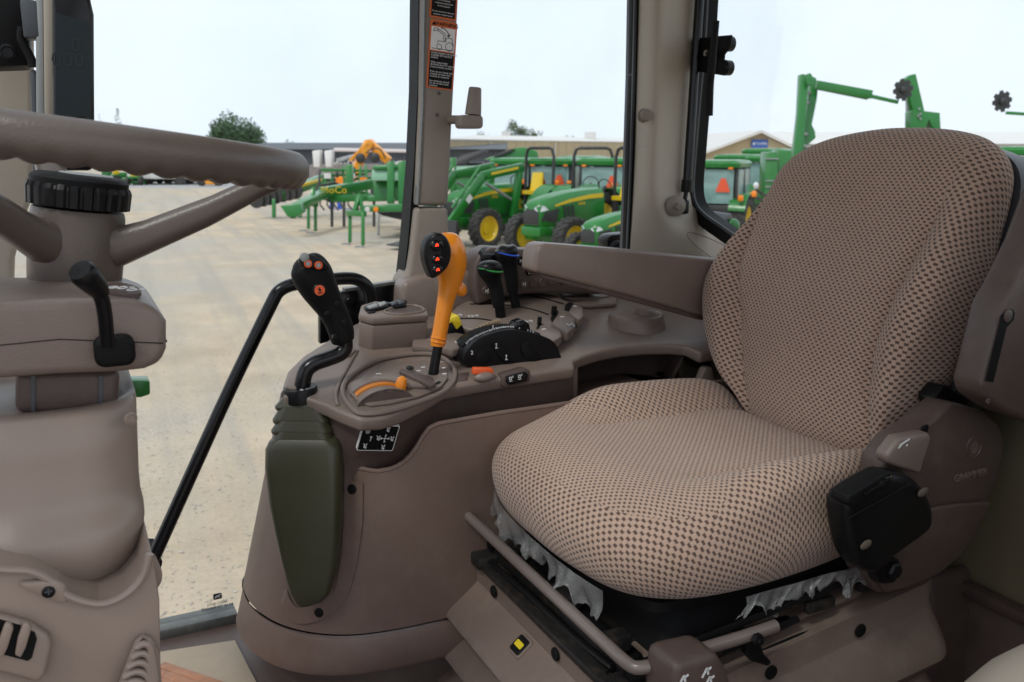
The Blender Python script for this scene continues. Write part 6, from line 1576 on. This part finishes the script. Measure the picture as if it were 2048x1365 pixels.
rod(t, (1815, 200, D0+.7), (1817, 262, D0+.7), .06, 'ram_rod', STEEL)
rod(t, (1836, 262, D0+.5), (1836, 298+EYE*FPX/(D0+.5), D0+.5), .3, 'arm_post', GREEN, .3); rod(t, (1600, 325, D0+.2), (1600, 298+EYE*FPX/(D0+.2), D0+.2), .35, 'mast_post', GREEN, .35)
t = thing('folded_row_unit', 'second notched black disc on a green arm at the upper right edge', 'row unit', GD(2060, 13))
disc(t, 2004, 203, 13, .155); rod(t, (2012, 226, 13.05), (2100, 232, 13.05), .045, 'disc_arm', GREEN); rod(t, (2098, 232, 13.1), (2098, 298+EYE*FPX/13.1, 13.1), .2, 'arm_post', GREEN, .2)
t = thing('green_tank', 'upright green tank with pale bands behind the seat shoulder', 'tank', GD(1565, 19))
part(t, [(1533, 305), (1556, 304), (1556, 400), (1528, 402)], 19, .5, 'tank_body', GREEN, .03); part(t, [(1556, 300), (1600, 302), (1600, 330), (1560, 345), (1556, 400)], 19.3, .5, 'frame', GREEN, .03)
for v in (317, 361, 373): part(t, [(1531, v), (1557, v), (1557, v+2), (1531, v+2)], 18.96, .04, 'pale_band', STEEL, 0)
for u in (1535, 1552): rod(t, (u, 400, 19.2), (u, 298+EYE*FPX/19.2, 19.2), .12, 'leg', GREEN)
MB().ell(P(1512, 372, 18.6), (.06, 0, 0), (0, .06, 0), (0, 0, .075)).build('work_lamp', LAMP, t); rod(t, (1512, 380, 18.7), (1535, 395, 19), .05, 'lamp_arm', DGREY)
MB().lathe(P(1508, 390, 18.4), Z, [(.05, -.04), (.055, 0), (.05, .06), (.035, .08), (.001, .085)], 14).build('beacon', AMBER, t); rod(t, (1508, 396, 18.4), (1530, 402, 18.8), .05, 'lamp_arm', DGREY)
# lamp pod of this tractor outside the rear window
t = thing('rear_lamp_pod', 'dark grey lamp pod with a green cap just outside the rear window', 'lamp', PB(1430, 445, 1.75))
a, b = PB(1395, 440, 1.75), PB(1458, 450, 1.80)
MB().lathe(a, b-a, [(.03, 0), (.034, .004), (.034, (b-a).length-.004), (.030, (b-a).length)], 24).build('pod', GREYD, t)
MB().ell(b+(b-a).normalized()*.012+Z*.0, BV*.022, RV*.02, Z*.021).build('cap', GREEN, t)
MB().bar(PB(1400, 460, 1.78), PB(1420, 520, 1.8), .02, .02).build('bracket', DGREY, t)
t = thing('outside_mirror_bracket', 'black bracket outside the side window by the corner post', 'bracket', PR(1240, 490, 1.86))
MB().prism(PRl([(1214, 478), (1224, 470), (1262, 466), (1262, 500), (1216, 498)], 1.86), RV*.05, .006).build('plate', BLACK, t)
MB().ell(PR(1234, 492, 1.85), BV*.018, RV*.02, Z*.014).build('joint', BLACKM, t)
t = thing('outside_step', 'small green bracket outside the cab beyond the steering column', 'bracket', PR(275, 778, 1.95))
MB().prism(PRl([(244, 768), (250, 762), (300, 762), (301, 790), (282, 796), (250, 796)], 1.95), RV*.05, .005).build('plate', GREEN, t)
MB().prism(PRl([(236, 745), (246, 742), (264, 775), (268, 792), (240, 792)], 1.93), RV*.03, .005).build('arm', BLACK, t)

# small far machines under the wheel
for i, (u, y, m1, m2, lab) in enumerate(((245, 50, GREEN, YEL, 'tiny green mower farthest left below the steering wheel'), (275, 47, GREEN, YEL, 'tiny green mower with yellow seat right of the wheel knob'), (300, 49, GREEN, GREEN, 'tiny green mower third along below the wheel rim'), (420, 46, ORM, YEL, 'tiny orange machine above the far road beside the wheel spoke'), (222, 53, GREEN, YEL, 'tiny green mower peeping out left of the wheel knob'), (318, 55, DGREY, GREEN, 'tiny dark mower behind the green row below the wheel rim'), (350, 52, GREEN, YEL, 'tiny green mower right of the dark one under the wheel rim'))):
    y *= 1.3; t = thing('ride_on_mower', lab, 'mower', GD(u, y), 'small mowers lined up far away')
    c = GD(u, y)-t.location
    def lb(x0, x1, y0, y1, z0, z1, nm, m): 
        MB().abox(x0, x1, y0, y1, z0, z1, .04).build(nm, m, t).location = (0, 0, 0)
    base = t.location.copy(); t.location = (0, 0, 0)
    lb(-.2, .8, -.25, .25, .35, .75, 'hood', m1); lb(-.7, -.2, -.4, .4, .45, .6, 'fender', m1); lb(-.6, -.2, -.2, .2, .6, 1.0, 'seat', m2); lb(-.4, .5, -.5, .5, .1, .3, 'deck', m1)
    for x, r in ((.55, .2), (-.5, .28)):
        for s in (-1, 1): MB().lathe(V((x, s*.42, r)), V((0, 1, 0)), [(.001, -.09), (r, -.09), (r, .09), (.001, .09)], 14).build('wheel', TYRE, t)
    t.location = base; t.rotation_euler = (0, 0, .6+i)
for i, (u, y, lab) in enumerate(((330, 62, 'white parked van far off left of the wheel spoke'), (385, 64, 'white parked van far off behind the wheel rim'))):
    t = thing('parked_van', lab, 'van', (0, 0, 0), 'white vans far across the yard')
    MB().prism([(-2.2, -.9, .4), (2.2, -.9, .4), (2.2, -.9, 1.0), (1.3, -.9, 1.2), (.8, -.9, 1.9), (-2.2, -.9, 1.9)], (0, 1.8, 0), .08).build('body', WHITEP, t)
    for x in (-1.4, 1.4):
        for s in (-1, 1): MB().lathe(V((x, s*.85, .35)), V((0, 1, 0)), [(.001, -.1), (.35, -.1), (.35, .1), (.001, .1)], 14).build('wheel', TYRE, t)
    MB().abox(-.1, .7, -.92, -.89, 1.2, 1.7).build('side_window', TGLASS, t)
    t.location = GD(u, y)

# trees
def leafmat(nm, c):
    m = mat(nm, c, .7, var=.35, vs=.9); m.node_tree.nodes['Principled BSDF'].inputs['Specular IOR Level'].default_value = .2; return m
LEAF, LEAF2, BARK = leafmat('dark_green_leaves', (.075, .125, .065)), leafmat('olive_green_leaves', (.095, .13, .055)), mat('tree_bark', (.12, .09, .07), .9, var=.3)
def tree(lab, u, y, vt, width_px, m, seed, nm='broadleaf_tree', pine=False, n=2600):
    r = random.Random(seed); g = GD(u, y); top = P(u, vt, y).z; w = width_px*y/FPX
    t = thing(nm, lab, 'tree', g, 'trees beyond the yard')
    trunk = [g, g+V((0, 0, top*.35)), g+V((.1, 0, top*.7))]
    mb = MB().tube(trunk, [w*.045, w*.035, w*.015], 8)
    for k in range(6):
        a = r.uniform(0, 6.28); mb.tube([g+V((0, 0, top*(.3+.06*k))), g+V((math.cos(a)*w*.25, math.sin(a)*w*.25, top*(.5+.06*k)))], [w*.02, w*.006], 6)
    mb.build('trunk', BARK, t)
    mb = MB()
    if pine: clumps = [(V((g.x+r.uniform(-.5, .5)*w*(1-k/14), g.y+r.uniform(-.4, .4)*w*(1-k/14), top*(.25+.75*k/14))), w*(.36*(1-k/15)+.05)) for k in range(15)]
    else:
        cz, rz = top*.60, top*.40; clumps = []
        for _ in range(34):
            th, ph = r.uniform(0, 6.28), math.acos(r.uniform(-.75, 1)); q = r.uniform(.45, .86)
            clumps.append((V((g.x+w*.5*q*math.sin(ph)*math.cos(th), g.y+w*.5*q*math.sin(ph)*math.sin(th), cz+rz*q*math.cos(ph))), w*r.uniform(.10, .19)))
    s = w*.024 if n < 4000 else w*.018
    for i in range(n):
        c, cr_ = clumps[i % len(clumps)]
        d = V((r.gauss(0, 1), r.gauss(0, 1), r.gauss(0, .8))); d.normalize(); p = c+d*cr_*r.uniform(.5, 1.08)
        a = V((r.gauss(0, 1), r.gauss(0, 1), r.gauss(0, 1))).normalized(); b = a.orthogonal().normalized(); k = s*r.uniform(.6, 1.4)
        mb.face([mb.v(p+a*k), mb.v(p+b*k*.6), mb.v(p-a*k), mb.v(p-b*k*.6)])
    mb.build('crown', m, t, flat=True, recalc=False)
tree('broad round dark tree above the steering wheel', 475, 95, 229, 122, LEAF, 1, n=9000)
tree('dark pine left of the round tree, the taller of two beside the monitor', 245, 130, 222, 34, LEAF, 2, 'pine_tree', True, 700)
tree('small dark pine right beside the monitor', 208, 135, 232, 20, LEAF, 3, 'pine_tree', True, 500)
tree('low bushy tree over the tan hall roof left of the roof unit', 960, 125, 262, 50, LEAF2, 4, n=3000)
tree('largest tree rising over the middle of the tan hall', 1030, 122, 244, 66, LEAF2, 5, n=5000)
tree('leafy tree overlapping the largest one above the tan hall', 1066, 124, 258, 52, LEAF2, 6, n=3000)
tree('small round tree over the right part of the tan hall', 1142, 126, 267, 38, LEAF2, 7, n=2400)
tree('tiny treetop above the hall close to the corner post', 1204, 128, 273, 22, LEAF2, 8, n=700)
tree('dark tree behind the shed near the wheel tip', 590, 140, 285, 70, LEAF, 9, n=900)
